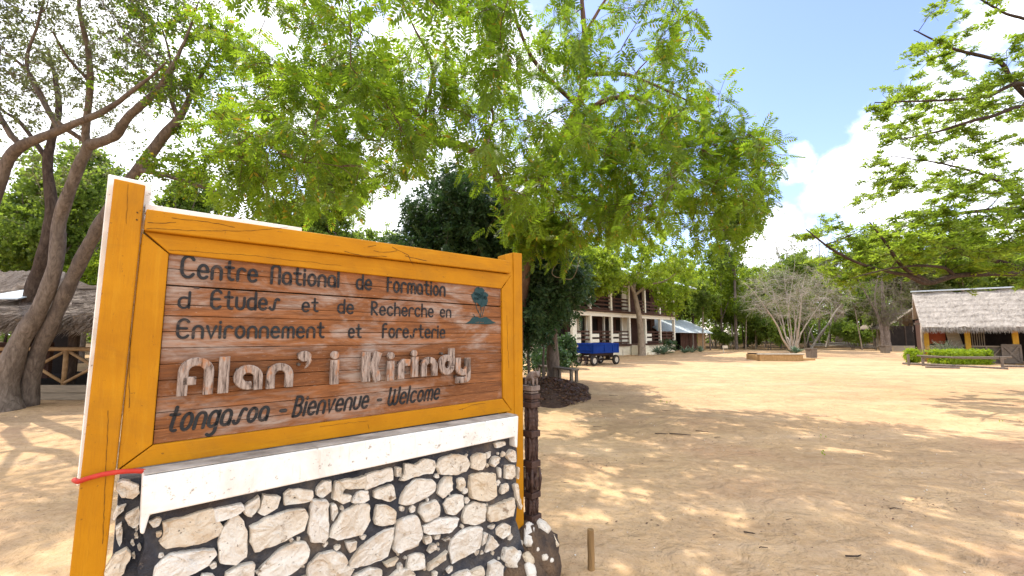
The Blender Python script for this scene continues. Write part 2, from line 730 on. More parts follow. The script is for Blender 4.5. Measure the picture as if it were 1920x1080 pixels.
def pan_pt(a, b):
    """a along 0..1, b down 0..1 in panel units -> photo pixel"""
    x0 = pan[0][0] + (pan[3][0] - pan[0][0]) * b, pan[0][1] + (pan[3][1] - pan[0][1]) * b
    x1 = pan[1][0] + (pan[2][0] - pan[1][0]) * b, pan[1][1] + (pan[2][1] - pan[1][1]) * b
    return x0[0] + (x1[0] - x0[0]) * a, x0[1] + (x1[1] - x0[1]) * a


for i in range(len(cuts) - 1):
    g0 = .007 if i == 2 else .0015
    b0, b1 = cuts[i] + g0, cuts[i + 1] - .0012
    jit = rp.uniform(-.002, .002)
    P = []
    n = 12
    top = [pan_pt(k / n, b0) for k in range(n + 1)]
    bot = [pan_pt(k / n, b1) for k in range(n, -1, -1)]
    mb.prism([sv(x, y + rp.uniform(-.25, .25), PANEL_OFF + jit) for x, y in top + bot], Vector((0, .018, 0)))
panel = mb.build('plank_panel', PLANK, sign, bevel=.0015)
mb = MB()
mb.prism([sv(x, y, PANEL_OFF - .024) for x, y in ((312, 470), (944, 536), (947, 752), (282, 840))], Vector((0, .012, 0)))
mb.build('back_panel', DARKGAP, sign)

# weather cracks in the paint: slim dark slivers lying on the boards
def crack(pts, w, off):
    mb = MB()
    rj = random.Random(int(pts[0][0] * 7 + pts[0][1]))
    fine_ = []
    for (x0, y0), (x1, y1) in zip(pts[:-1], pts[1:]):
        n = max(1, int(math.hypot(x1 - x0, y1 - y0) / 9))
        for k in range(n):
            fine_.append((x0 + (x1 - x0) * k / n + rj.uniform(-.9, .9), y0 + (y1 - y0) * k / n + rj.uniform(-.9, .9)))
    pts = fine_ + [pts[-1]]
    w *= .7
    for i in range(len(pts) - 1):
        a, b = sv(*pts[i], off), sv(*pts[i + 1], off)
        t = (b - a).normalized()
        s = Vector((-t.z, 0, t.x)) * w * (.5 + .5 * abs(sin(i * 2.1 + 1)))
        mb.prism([a - s * .5, b - s * .5, b + s * .5, a + s * .5], Vector((0, .0015, 0)))
    mb.build('paint_crack', CRACK, sign)


BO = .0292
for pts, w in (([(276, 416), (300, 418), (330, 417)], .003), ([(322, 409), (350, 412), (400, 418), (440, 426)], .0026),
               ([(274, 428), (350, 432), (470, 433), (540, 427)], .002), ([(645, 471), (680, 480), (725, 481)], .003),
               ([(735, 463), (765, 478), (775, 497)], .0035), ([(760, 480), (800, 489)], .004), ([(690, 462), (705, 460)], .003),
               ([(420, 404), (450, 410), (468, 409)], .003), ([(700, 470), (720, 473), (745, 470)], .003)):
    crack(pts, w, BO)
for pts, w in (([(316, 468), (480, 480), (640, 498)], .0015), ([(246, 585), (243, 660), (242, 765)], .0022),
               ([(600, 800), (690, 789)], .0015), ([(860, 768), (885, 760), (910, 756)], .0025),
               ([(690, 795), (692, 804)], .0015), ([(950, 590), (954, 690)], .0015)):
    crack(pts, w, .0052)
for pts, w in (([(203, 770), (198, 900), (192, 1020)], .0018), ([(240, 345), (237, 420)], .0012),
               ([(256, 398), (259, 400)], .006), ([(255, 412), (258, 413)], .008)):
    crack(pts, w, .0132)
# ------------------------------------------------------------------ lettering
def arc(cx, cy, rx, ry, a0, a1, n=10):
    return [(cx + rx * cos(R(a0 + (a1 - a0) * k / n)), cy + ry * sin(R(a0 + (a1 - a0) * k / n))) for k in range(n + 1)]


def glyph(ch):
    """strokes of a round hand: x-height 1, stem spacing .7; returns (strokes, advance)"""
    o = arc(.35, .5, .35, .5, 90, 450, 20)
    n = [(0, 0), (0, .62)] + arc(.35, .62, .35, .38, 180, 0) + [(.7, 0)]
    u = [(0, 1), (0, .38)] + arc(.35, .38, .35, .38, 180, 360) + [(.7, 1)]
    G = {
        'o': ([o], .7), 'n': ([n], .7), 'u': ([u], .7),
        'm': ([[(0, 0), (0, .68)] + arc(.26, .68, .26, .32, 180, 0) + [(.52, 0)],
               [(.52, .68)] + arc(.78, .68, .26, .32, 180, 0) + [(1.04, 0)]], 1.04),
        'e': ([[(.02, .52), (.68, .52)] + arc(.35, .56, .34, .44, 0, 180) + [(.01, .4)] + arc(.37, .38, .36, .38, 180, 320)], .7),
        'a': ([[(.7, 0), (.7, .62)] + arc(.35, .62, .35, .38, 0, 180) + [(0, .36)] + arc(.35, .34, .35, .34, 180, 350)], .7),
        't': ([[(.28, 1.45), (.28, .3)] + arc(.55, .3, .27, .28, 180, 290), [(0, 1), (.6, 1)]], .66),
        'r': ([[(0, 0), (0, .62)] + arc(.32, .62, .32, .38, 180, 40)], .56),
        'i': ([[(0, 0), (0, 1)], [(0, 1.3), (0, 1.38)]], .06),
        'l': ([[(0, 0), (0, 1.5)]], .06),
        'd': ([[(.7, 1.5), (.7, 0)], [(.7, .3)] + arc(.35, .36, .35, .36, 0, -180) + arc(.35, .62, .35, .36, 180, 60)], .7),
        'f': ([[(0, 0), (0, 1.2)] + arc(.3, 1.2, .3, .3, 180, 60), [(0, .92), (.42, .92)]], .5),
        's': ([arc(.22, .24, .22, .24, 190, 330) + [(.45, .5), (.5, .75)] + arc(.72, .78, .2, .22, 170, 40)], .85),
        'c': ([arc(.36, .58, .36, .42, 40, 180) + arc(.36, .42, .36, .42, 180, 320)], .66),
        'h': ([[(0, 0), (0, 1.5)], n[1:]], .7),
        'v': ([[(0, 1), (.34, 0), (.68, 1)]], .68),
        'w': ([u, [(x + .7, y) for x, y in u]], 1.4),
        'g': ([[(.7, .7)] + arc(.35, .62, .35, .38, 0, 180) + [(0, .36)] + arc(.35, .36, .35, .36, 180, 340),
               [(.7, 1), (.7, -.25)] + arc(.36, -.25, .34, .32, 0, -130)], .7),
        'C': ([arc(.45, 1.0, .45, .55, 35, 180) + arc(.45, .5, .45, .5, 180, 330)], .88),
        'N': ([[(0, 0), (0, 1.25)] + arc(.36, 1.25, .36, .3, 180, 0) + [(.72, 0)]], .72),
        'E': ([arc(.5, 1.05, .42, .5, 35, 180) + arc(.5, .45, .42, .45, 180, 325), [(.08, .8), (.72, .8)]], .9),
        'R': ([[(0, 0), (0, 1.5), (.3, 1.5)] + arc(.3, 1.15, .36, .35, 90, -90) + [(.05, .8), (.72, 0)]], .74),
        'B': ([[(0, 0), (0, 1.5), (.3, 1.5)] + arc(.3, 1.16, .34, .34, 90, -90) + [(.05, .82), (.34, .82)] +
               arc(.34, .41, .38, .41, 90, -90) + [(0, 0)]], .76),
        'W': ([[(0, 1.5), (0, .4)] + arc(.3, .4, .3, .4, 180, 360) + [(.6, 1.3)],
               [(.6, .4)] + arc(.9, .4, .3, .4, 180, 360) + [(1.2, 1.5)]], 1.2),
        '-': ([[(0, .5), (.5, .5)]], .5), "'": ([[(0, 1.5), (.3, 1.45)]], .3), ' ': ([], .4),
    }
    return G[ch]


def ribbon(mb, path, hw, y0, thick, bev=0.0, cap='round'):
    """flat stroke of half width hw along path [(u,z)], face at local Y=y0, body going back by thick"""
    P = [Vector(p) for p in path]
    Q = [P[0]]
    for p in P[1:]:
        if (p - Q[-1]).length > 1e-5:
            Q.append(p)
    P = Q
    n = len(P)
    L, Rr, hws = [], [], []
    for i in range(n):
        t0 = (P[i] - P[i - 1]).normalized() if i else (P[1] - P[0]).normalized()
        t1 = (P[i + 1] - P[i]).normalized() if i < n - 1 else t0
        t = (t0 + t1)
        t = t.normalized() if t.length > 1e-6 else t0
        k = min(1.6, 1 / max(.4, t.dot(t0)))
        L.append(Vector((-t.y, t.x)) * k)
        Rr.append(t)
    pts = [(P[i], L[i], hw) for i in range(n)]
    if cap == 'round':
        pre = [(P[0] - Rr[0] * hw * sin(R(a)), L[0], hw * cos(R(a))) for a in (75, 45)]
        post = [(P[-1] + Rr[-1] * hw * sin(R(a)), L[-1], hw * cos(R(a))) for a in (45, 75)]
        pts = pre + pts + post
    vs, fs = [], []
    prof = [(-1, 0, thick), (-1, 0, bev), (-1, 1, 0), (1, -1, 0), (1, 0, bev), (1, 0, thick)]
    for p, l, h in pts:
        for s, b, d in prof:
            q = p + l * (s * h + b * min(bev, h * .5))
            vs.append((q.x, y0 + d, q.y))
    m = len(prof)
    for i in range(len(pts) - 1):
        for k in range(m):
            k2 = (k + 1) % m
            fs.append((i * m + k, i * m + k2, (i + 1) * m + k2, (i + 1) * m + k))
    fs.append(tuple(range(m)))
    e = (len(pts) - 1) * m
    fs.append(tuple(e + k for k in range(m))[::-1])
    mb.add(vs, fs)


def word(mb, text, pl, pr, xh_l, xh_r, slant=0.0, gap=.34, wgt=.054):
    """text from baseline pixel pl to pr; xh = pixel row of the x-height line above either end"""
    off = PANEL_OFF + .0035
    a, b = sp(*pl, off), sp(*pr, off)
    ha, hb = sp(pl[0], xh_l, off).y - a.y, sp(pr[0], xh_r, off).y - b.y
    total = sum(glyph(c)[1] for c in text) + gap * (len(text) - 1)
    W = b.x - a.x
    x = 0.0
    for c in text:
        st, adv = glyph(c)
        for path in st:
            q = []
            for (gx, gy) in path:
                k = (x + gx) / total
                h = ha + (hb - ha) * k
                q.append((a.x + W * k + slant * gy * h, a.y + (b.y - a.y) * k + gy * h))
            ribbon(mb, q, wgt * (ha + hb), -off, .0015)
        x += adv + gap


LINES = [
    ("Centre", (340, 519), (481, 528), 493, 506.5), ("National", (509, 531), (635, 538), 509.5, 518), ("de", (669, 541.5), (696, 543), 523, 525.5),
    ("formation", (727, 546), (834, 554.5), 527, 538),
    ("d", (335, 577), (354, 577), 557, 557.5), ("'", (363, 560), (371, 560), 546, 546), ("Etudes", (394, 578.5), (522, 581), 556, 561), ("et", (567, 584), (596, 584), 567, 567.5),
    ("de", (634, 586.5), (662, 588), 570, 571.5), ("Recherche", (697, 590), (812, 594), 574, 579), ("en", (826, 594), (845, 594.5), 580, 581),
    ("Environnement", (330, 633.5), (607, 632.5), 611, 614), ("et", (654, 632.5), (677, 632.5), 616, 616.5),
    ("foresterie", (718, 632.5), (834, 633), 615.5, 618),
]
for (txt, pl, pr, xl, xr) in LINES:
    mb = MB()
    word(mb, txt, pl, pr, xl, xr)
    mb.build('lettering', LETTER, sign)
for (txt, pl, pr, xl, xr) in (("tongasoa", (311, 810), (499, 787), 779, 763), ("-", (524, 783), (532, 782), 758, 757.5),
                              ("Bienvenue", (549, 781), (688, 764), 757, 743), ("-", (707, 761), (712, 760), 740, 739.5),
                              ("Welcome", (727, 760), (822, 747.5), 739, 729)):
    mb = MB()
    word(mb, txt, pl, pr, xl, xr, slant=.2, wgt=.052 if txt != '-' else .07)
    mb.build('lettering', LETTER, sign)


# painted emblem: tree on a mound
def emblem():
    mb = MB()
    off = PANEL_OFF + .0035

    def blob(pts):
        mb.prism([Vector((*[c for c in (sp(x, y, off).x, -off)], sp(x, y, off).y)) for x, y in pts], Vector((0, .0015, 0)))

    def zz(x, y):
        return 560 + x / 3.376, 400 + y / 3.376
    re = random.Random(8)

    def ragged(cx, cy, rx, ry, n=22):
        return [zz(cx + rx * (1 + re.uniform(-.16, .16)) * cos(2 * pi * k / n), cy + ry * (1 + re.uniform(-.16, .16)) * sin(2 * pi * k / n)) for k in range(n)]
    blob(ragged(1142, 498, 34, 30))
    blob(ragged(1122, 525, 30, 26))
    blob(ragged(1172, 522, 28, 26))
    blob(ragged(1165, 556, 34, 34))
    blob(ragged(1120, 548, 16, 18))
    blob([zz(1055, 698), zz(1085, 680), zz(1100, 658), zz(1130, 655), zz(1150, 664), zz(1185, 655), zz(1210, 670), zz(1225, 682), zz(1250, 694), zz(1200, 703), zz(1120, 700)])
    for path, w in (([(1150, 660), (1156, 620), (1152, 585), (1163, 550)], .0022), ([(1138, 628), (1127, 600), (1120, 560)], .0018),
                    ([(1150, 650), (1142, 630), (1138, 615)], .0016), ([(1160, 655), (1172, 610), (1180, 575)], .0018),
                    ([(1115, 655), (1110, 642), (1104, 640)], .0018), ([(1140, 480), (1141, 468)], .0025)):
        ribbon(mb, [tuple(sp(*zz(x, y), off)) for x, y in path], w, -off, .0015)
    return mb


green_paint = Mat('dark_green_paint', .6)
green_paint.color(green_paint.mix(green_paint.ramp(green_paint.noise(12, 6, .7, green_paint.coord((1, 1, 6))), (.55, 0), (.72, .5)), (.010, .042, .046), (.10, .10, .09)))
emb = emblem().build('emblem', green_paint.m, sign)
mb = MB()
o_em = PANEL_OFF + .0042
for k, c in enumerate('cnfere'):
    st, adv = glyph(c)
    for path in st:
        a0 = sp(892.5 + k * 2.6, 606, o_em)
        ribbon(mb, [(a0.x + gx * .006, a0.y + gy * .0075) for gx, gy in path], .0008, -o_em, .0008)
mb.build('emblem_text', noisy('rust_paint', (.16, .08, .03), (.22, .10, .04)), emb)

# raised wooden letters on pins
pin_mat = noisy('iron_pin', (.05, .04, .035), (.12, .09, .07), 20, .6, spec=.5)


def raised(ch, box, w, off, slope=0.0):
    """box = photo px (xl, xr, ytop_l, ybot_l, ytop_r, ybot_r); w = stroke width in px at the middle"""
    xl, xr, tl, bl, tr, br = box
    A, B = sp(xl, bl, off), sp(xr, br, off)
    At, Bt = sp(xl, tl, off), sp(xr, tr, off)
    xm, ym = (xl + xr) / 2, (tl + bl + tr + br) / 4
    hw = abs(sp(xm + w / 2, ym, off).x - sp(xm - w / 2, ym, off).x) / 2
    Wd, Hh = max(B.x - A.x, .001), ((At.y - A.y) + (Bt.y - B.y)) / 2
    hx, hy = min(.5, hw / Wd), min(.5, hw / Hh)

    def P(x, y):
        bx = A.x + (B.x - A.x) * x
        z0 = A.y + (B.y - A.y) * x
        z1 = At.y + (Bt.y - At.y) * x
        return (bx, z0 + (z1 - z0) * y)
    l, r_, t, b = hx, 1 - hx, 1 - hy, hy
    ax = .5 - hx
    S = {
        'A': [[(l, 0), (l, .62)] + arc(.5, .62, ax, t - .62, 180, 0) + [(r_, 0)], [(l, .38), (.5, .38)]],
        'l': [[(.5, 0), (.5, 1)]], 'i': [[(.5, 0), (.5, 1)]],
        'a': [[(r_, 0), (r_, .5)] + arc(.5, .5, ax, t - .5, 0, 180) + arc(.5, .5, ax, .5 - b, 180, 292)],
        'n': [[(l, 0), (l, .5)] + arc(.5, .5, ax, t - .5, 180, 0) + [(r_, 0)]],
        'r': [[(l, 0), (l, .5)] + arc(.58, .5, .58 - hx, t - .5, 180, 70) + [(1, t - .02)]],
        'K': [[(l, 0), (l, 1)], [(r_ - .02, 1), (.56, .5), (r_, 0)]],
        'd': [[(.72, 1), (.72, .5), (.72, .32)] + arc(.4, .36, .32, .36 - b, 0, -180) + arc(.42, .42, .34, .22, 180, 60)],
        'y': [[(l, 1), (l, .72)] + arc(.5, .66, ax, .24, 180, 360) + [(r_, 1)], [(r_, .98), (r_, .3)] + arc(.5, .25, ax, .25 - b, 0, -95) + [(.1, b)]],
        '.': None, "'": None,
    }[ch]
    mb = MB()
    T = .022
    if S:
        for path in S:
            ribbon(mb, [P(*q) for q in path], hw, -off, T, .003, 'flat')
    elif ch == '.':
        n = 16
        c = P(.5, .5)
        mb.prism([Vector((c[0] + hw * cos(2 * pi * k / n), -off, c[1] + hw * sin(2 * pi * k / n))) for k in range(n)], Vector((0, T, 0)))
    else:
        pts = [P(*q) for q in arc(.45, .68, .45, .32, 200, -20, 12)] + [P(.95, .45), P(.72, .12), P(.45, 0), P(.6, .22), P(.62, .42), P(.3, .40)]
        mb.prism([Vector((x, -off, z)) for x, z in pts], Vector((0, T, 0)))
    o = mb.build('raised_letter', RAISED, sign, bevel=.002 if not S else 0)
    if off > .03:
        for q in ((.5, .3), (.5, .75)) if ch in 'il' else ((l, .25), (l, .8), (r_, .3)) if ch != '.' else ((.5, .5),):
            x, z = P(*q)
            mp = MB()
            mp.tube([(x, -off + T, z), (x, -PANEL_OFF, z)], .007, 8)
            mp.build('pin', pin_mat, o)
    return o


RO = .035
for args in (('A', (331, 399, 671, 743.5, 670, 739), 19), ('l', (406, 430, 669, 737.5, 669, 737), 20), ('a', (437, 492, 685, 732, 684, 730), 17),
             ('n', (499.5, 549.5, 681, 729.5, 681, 725), 15), ("'", (559, 586, 658, 693, 658, 690), 8),
             ('i', (618.5, 637, 675, 721, 675, 720.5), 15), ('.', (620, 637, 658, 674, 658, 674), 15),
             ('K', (679, 717, 660.5, 716, 660, 714), 15), ('i', (725, 741, 677, 714, 677, 713), 13), ('.', (727, 741, 660.5, 674, 660.5, 674), 12.5),
             ('r', (747, 769, 673, 711, 673, 709), 11.5), ('i', (771, 786.5, 669.5, 707.5, 669, 706), 12), ('.', (772, 784, 656.5, 669, 656.5, 669), 11),
             ('n', (790.5, 821, 670, 706, 669, 704), 10), ('d', (827, 856, 653, 704, 653, 702), 10), ('y', (854.5, 883, 671, 719, 671, 718), 9.5)):
    raised(args[0], args[1], args[2], RO)

# ------------------------------------------------------------------ stone wall under the sign
wall = thing('stone_wall', 'low wall of pale rubble stones in black mortar with white ledge, under the sign', 'wall', SIGN_A, SIGN_T)
WO = .055                        # face of the front layer, ahead of the post plane
rs = random.Random(11)


def wall_core():
    u0, u1 = sp(212, 900, 0).x, sp(975, 820, 0).x
    uf0, uf1 = sp(272, 960, WO).x, sp(968, 830, WO).x
    mb = MB()
    ztop = sp(620, 830, 0).y
    mb.box((u0 + .02, -.002, -.2), (u1, .20, ztop - .02))
    # front layer as a rough grid
    n, m = 60, 40
    vs, fs = [], []
    zt = sp(600, 850, WO).y - .0
    for j in range(m + 1):
        z = -.15 + (zt + .15) * j / m
        for i in range(n + 1):
            k = i / n
            flare = max(0, .42 - z) * max(0, (k - .78) / .22) ** 1.5 * .55
            u = uf0 + (uf1 - uf0) * k + flare * .35
            e = 1 - (1 if 0 < i < n else 0)
            d = WO + .012 * sin(u * 23 + z * 9) * sin(z * 31 + u * 5) + rs.uniform(-.003, .003) + flare * .25
            vs.append((u + (.008 * sin(z * 40) if e else 0), -d, z))
    for j in range(m):
        for i in range(n):
            a = j * (n + 1) + i
            fs.append((a, a + 1, a + n + 2, a + n + 1))
    mb.add(vs, fs)
    rim = [j * (n + 1) for j in range(m + 1)], [j * (n + 1) + n for j in range(m + 1)], [m * (n + 1) + i for i in range(n + 1)]
    for r_ in rim:
        w = [vs[i] for i in r_]
        w2 = [(x, .0, z) for x, y, z in w]
        c = len(w)
        mb.add(w + w2, [(i, i + 1, c + i + 1, c + i) for i in range(c - 1)])
    return mb.build('mortar_core', MORTAR, wall, smooth=True)


wall_core()

STONES_L = [
    [(365, 440), (430, 430), (500, 460), (505, 510), (460, 548), (395, 535), (360, 490)],
    [(415, 585), (400, 625), (335, 690), (330, 665), (360, 610)],
    [(505, 605), (505, 720), (460, 742), (415, 690), (420, 660)],
    [(385, 710), (395, 760), (380, 865), (360, 810), (352, 745)],
    [(420, 885), (447, 910), (440, 950), (375, 1075), (280, 1070), (285, 1020), (350, 920)],
    [(680, 715), (760, 690), (800, 690), (900, 650), (1000, 625), (1020, 690), (1048, 740), (1025, 800), (900, 850), (700, 872), (660, 840), (690, 770)],
    [(1015, 620), (1190, 580), (1205, 620), (1150, 660), (1025, 700)],
    [(1150, 665), (1185, 690), (1225, 770), (1225, 930), (1150, 980), (1050, 970), (1042, 850), (1075, 750)],
    [(715, 920), (1000, 895), (1010, 930), (960, 1000), (800, 1075), (620, 1080), (630, 1000)],
    [(1265, 740), (1350, 690), (1500, 635), (1600, 632), (1625, 680), (1600, 760), (1480, 830), (1290, 900), (1270, 830)],
    [(1215, 600), (1310, 540), (1310, 600), (1260, 670), (1215, 650)],
    [(1340, 530), (1400, 535), (1455, 540), (1430, 610), (1350, 658), (1305, 640), (1335, 580)],
    [(1480, 520), (1520, 490), (1600, 490), (1665, 495), (1660, 560), (1490, 590)],
    [(1700, 480), (1740, 440), (1795, 430), (1790, 500), (1740, 545), (1695, 525)],
    [(1665, 570), (1770, 570), (1775, 800), (1740, 835), (1665, 830), (1645, 780)],
    [(1550, 850), (1610, 850), (1640, 900), (1620, 970), (1500, 1060), (1320, 1060), (1330, 1020), (1430, 920)],
    [(1250, 985), (1275, 990), (1265, 1100), (1090, 1100), (1090, 1050), (1160, 1010)],
    [(930, 1060), (1000, 1055), (1020, 1100), (920, 1100)],
    [(1648, 1000), (1723, 930), (1808, 912), (1878, 930), (1893, 980), (1848, 1050), (1728, 1080), (1640, 1070)],
]
STONES_R = [
    [(95, 445), (130, 440), (160, 480), (130, 520), (195, 525), (180, 560), (140, 580), (80, 550)], [(125, 430), (220, 420), (305, 400), (290, 480), (250, 485), (160, 480)],
    [(310, 390), (470, 345), (468, 420), (300, 485)], [(215, 560), (240, 510), (310, 495), (315, 560), (280, 575), (205, 578)],
    [(355, 500), (480, 460), (500, 545), (460, 570), (360, 540)], [(497, 345), (530, 340), (532, 395), (500, 400)],
    [(570, 320), (640, 330), (690, 290), (750, 300), (765, 340), (740, 380), (650, 395), (540, 430), (570, 380)],
    [(780, 340), (800, 290), (880, 258), (960, 265), (995, 320), (970, 365), (900, 388), (800, 380)],
    [(1015, 275), (1060, 250), (1105, 255), (1105, 320), (1080, 360), (1010, 345)], [(1110, 245), (1140, 235), (1138, 265), (1115, 285)],
    [(1160, 270), (1190, 270), (1190, 310), (1160, 340), (1140, 320)], [(1165, 180), (1230, 165), (1230, 190), (1175, 210)],
    [(1245, 265), (1280, 225), (1300, 230), (1300, 305), (1270, 300)], [(1240, 330), (1290, 325), (1298, 390), (1280, 420), (1235, 415)],
    [(1195, 345), (1212, 350), (1208, 410), (1193, 408)], [(585, 470), (640, 425), (740, 430), (765, 460), (760, 500), (700, 545), (600, 588), (530, 585), (550, 530)],
    [(835, 410), (870, 405), (878, 490), (820, 545), (785, 520), (800, 470)], [(915, 420), (950, 410), (965, 460), (935, 500), (918, 480)],
    [(1010, 405), (1070, 385), (1165, 390), (1172, 530), (1100, 562), (1015, 545), (1000, 460)], [(1215, 460), (1255, 450), (1258, 500), (1210, 520)],
    [(65, 590), (95, 585), (105, 640), (75, 700), (68, 650)], [(150, 640), (250, 595), (315, 600), (315, 700), (270, 790), (100, 815), (65, 800), (75, 760)],
    [(380, 605), (450, 600), (498, 640), (495, 710), (410, 733), (365, 720), (370, 650)], [(525, 605), (555, 605), (550, 632), (530, 632)],
    [(680, 600), (770, 565), (790, 600), (788, 660), (700, 703), (665, 650)], [(850, 555), (900, 530), (950, 535), (950, 600), (900, 655), (850, 650), (825, 590)],
    [(975, 620), (1030, 580), (1105, 595), (1095, 700), (1040, 725), (965, 715), (960, 680)], [(1130, 610), (1200, 590), (1290, 555), (1295, 600), (1280, 665), (1140, 703), (1125, 650)],
    [(691, 735), (780, 690), (910, 680), (895, 730), (860, 770), (720, 788), (695, 770)], [(510, 720), (560, 690), (640, 672), (672, 790), (640, 860), (510, 908), (495, 880)],
    [(400, 780), (480, 755), (475, 830), (440, 940), (330, 985), (200, 1015), (195, 975), (260, 890)], [(165, 850), (235, 835), (225, 890), (190, 908)],
    [(885, 830), (940, 780), (1010, 750), (1070, 750), (1055, 880), (1000, 920), (890, 975), (870, 900)], [(690, 810), (730, 795), (735, 840), (695, 855)],
    [(760, 800), (800, 792), (795, 820), (765, 828)], [(820, 830), (860, 808), (868, 830), (830, 838)], [(1090, 790), (1120, 785), (1100, 850), (1080, 870)],
    [(1140, 800), (1195, 860), (1165, 890), (1100, 910)], [(1180, 760), (1230, 720), (1270, 735), (1265, 780), (1220, 820), (1180, 790)],
    [(1130, 740), (1170, 725), (1150, 755), (1130, 755)], [(1235, 890), (1290, 880), (1335, 930), (1325, 990), (1280, 1005), (1215, 960)],
    [(590, 940), (640, 920), (685, 930), (685, 1010), (575, 1045)], [(730, 990), (840, 905), (830, 960), (720, 1030)],
    [(420, 985), (515, 950), (490, 1000), (440, 1010)], [(515, 1000), (540, 985), (540, 1075), (515, 1080)],
    [(240, 1060), (330, 1022), (400, 1030), (395, 1090), (220, 1090)], [(950, 1060), (1080, 1010), (1090, 1060), (1000, 1090), (940, 1090)],
    [(1130, 990), (1170, 965), (1210, 1000), (1205, 1080), (1120, 1090)], [(740, 870), (770, 860), (778, 885), (730, 915), (720, 905)],
    [(1300, 470), (1325, 460), (1335, 540), (1352, 600), (1340, 620), (1315, 560)], [(1318, 340), (1330, 345), (1327, 420), (1316, 415)],
]


def stone(mb, poly, y0, h, rng):
    """rough stone from an outline [(u,z)], standing h proud of local Y=y0"""
    n = len(poly)
    dense = []
    for i in range(n):                                   # soften and roughen the outline
        a, b = Vector(poly[i]), Vector(poly[(i + 1) % n])
        L = (b - a).length
        k = max(2, int(L / .016))
        for j in range(k):
            dense.append(a + (b - a) * (j / k))
    for _ in range(1):
        m = len(dense)
        dense = [(dense[i - 1] + dense[i] * 9 + dense[(i + 1) % m]) / 11 + Vector((rng.uniform(-.0022, .0022), rng.uniform(-.0022, .0022))) for i in range(m)]
    m = len(dense)
    c = sum(dense, Vector((0, 0))) / m
    dense = [c + (p - c) * 1.10 for p in dense]
    vs, fs = [], []
    tilt = Vector((rng.uniform(-.10, .10), rng.uniform(-.10, .10)))
    fa, fa2 = rng.uniform(0, 6), rng.uniform(0, 6)
    for s, hh in ((1.0, -1.1), (1.0, .55), (.965, .90), (.82, 1.0), (.55, 1.0), (.25, 1.0)):
        for i, p in enumerate(dense):
            d = p - c
            q = c + d * s * (1 + rng.uniform(-.022, .022))
            th = math.atan2(d.y, d.x)
            facet = (.55 * max(0, cos(th - fa)) ** 2 + .35 * max(0, cos(th - fa2)) ** 3) * (s < .9) * (1.2 - s * .5)
            vs.append((q.x, y0 - h * (hh - facet) - (tilt.dot(q - c) if s < .97 else 0) + rng.uniform(-.0030, .0030) * (s < .99), q.y))
    for k in range(5):
        for i in range(m):
            j = (i + 1) % m
            fs.append((k * m + i, k * m + j, (k + 1) * m + j, (k + 1) * m + i))
    fs.append(tuple(5 * m + i for i in range(m)))
    mb.add(vs, fs)


mb = MB()
for poly in STONES_L:
    px = [(120 + x / 3.6, 780 + y / 3.6) for x, y in poly]
    left = max(x for x, y in px) < 262
    o = .0 if left else WO
    P = [tuple(sp(x, y, o)) for x, y in px]
    stone(mb, P, -o - .008, rs.uniform(.014, .024), rs)
for cx, cy, r_ in ((490, 752, 17), (487, 800, 17), (462, 850, 19), (470, 937, 18), (508, 880, 20)):
    px = [(120 + (cx + r_ * .8 * cos(k)) / 3.6, 780 + (cy + r_ * 1.2 * sin(k)) / 3.6) for k in (0, 1, 2, 3, 4, 5)]
    stone(mb, [tuple(sp(x, y, .0)) for x, y in px], 0, .012, rs)
for poly in STONES_R:
    px = [(600 + x / 3.6, 780 + y / 3.6) for x, y in poly]
    P = [tuple(sp(x, y, WO)) for x, y in px]
    fl = max(0, .42 - P[0][1]) * max(0, (px[0][0] - 820) / 150) ** 1.5 * .14
    stone(mb, P, -WO - min(.05, fl) - .009, rs.uniform(.014, .026), rs)
# small chips pressed into the wider joints
centres = []
for src, ox_ in ((STONES_L, 120), (STONES_R, 600)):
    for poly in src:
        centres.append([sp(ox_ + x / 3.6, 780 + y / 3.6, WO) for x, y in poly])


def gap_at(p):
    best = 9
    for poly in centres:
        n = len(poly)
        inside = in_poly(p[0], p[1], [(q.x, q.y) for q in poly])
        if inside:
            return 0
        for i in range(n):
            a, b = poly[i], poly[(i + 1) % n]
            t = max(0, min(1, (p - a).dot(b - a) / max(1e-9, (b - a).dot(b - a))))
            best = min(best, (p - a - (b - a) * t).length)
    return best


chips = []
for k in range(420):
    px, py = rs.uniform(285, 962), rs.uniform(840, 1079)
    if py < 966 + (819 - 966) * (px - 281) / (965 - 281) + 12:
        continue
    p = sp(px, py, WO)
    gz = gap_at(p)
    r_ = min(.022, gz - .008)
    if r_ < .006 or any((p - c).length < r_ + r2 + .004 for c, r2 in chips):
        continue
    chips.append((p, r_))
    a0 = rs.uniform(0, 6)
    stone(mb, [(p.x + r_ * rs.uniform(.7, 1.1) * cos(a0 + 2 * pi * k2 / 5), p.y + r_ * rs.uniform(.7, 1.1) * sin(a0 + 2 * pi * k2 / 5)) for k2 in range(5)], -WO - .008, .008, rs)
# the courses below what the photo frames
u0, zc = sp(276, 1000, WO).x, .0
for row in range(5):
    x = u0 + .05
    z = .62 - row * .135
    while x < -.15:
        w = rs.uniform(.09, .19)
        h_ = rs.uniform(.08, .12)
        lim = sp(*((276 + 700 * (x - u0) / (0 - u0)), 1085), WO).y - .07
        if z < lim and z > .0:
            stone(mb, [(x + w / 2 + w / 1.95 * cos(2 * pi * k / 7) * rs.uniform(.8, 1.1), z + h_ / 1.75 * sin(2 * pi * k / 7) * rs.uniform(.8, 1.1)) for k in range(7)],
                  -WO - .009, .02, rs)
        x += w + .02
mb.build('stone_facing', STONE, wall, smooth=False)

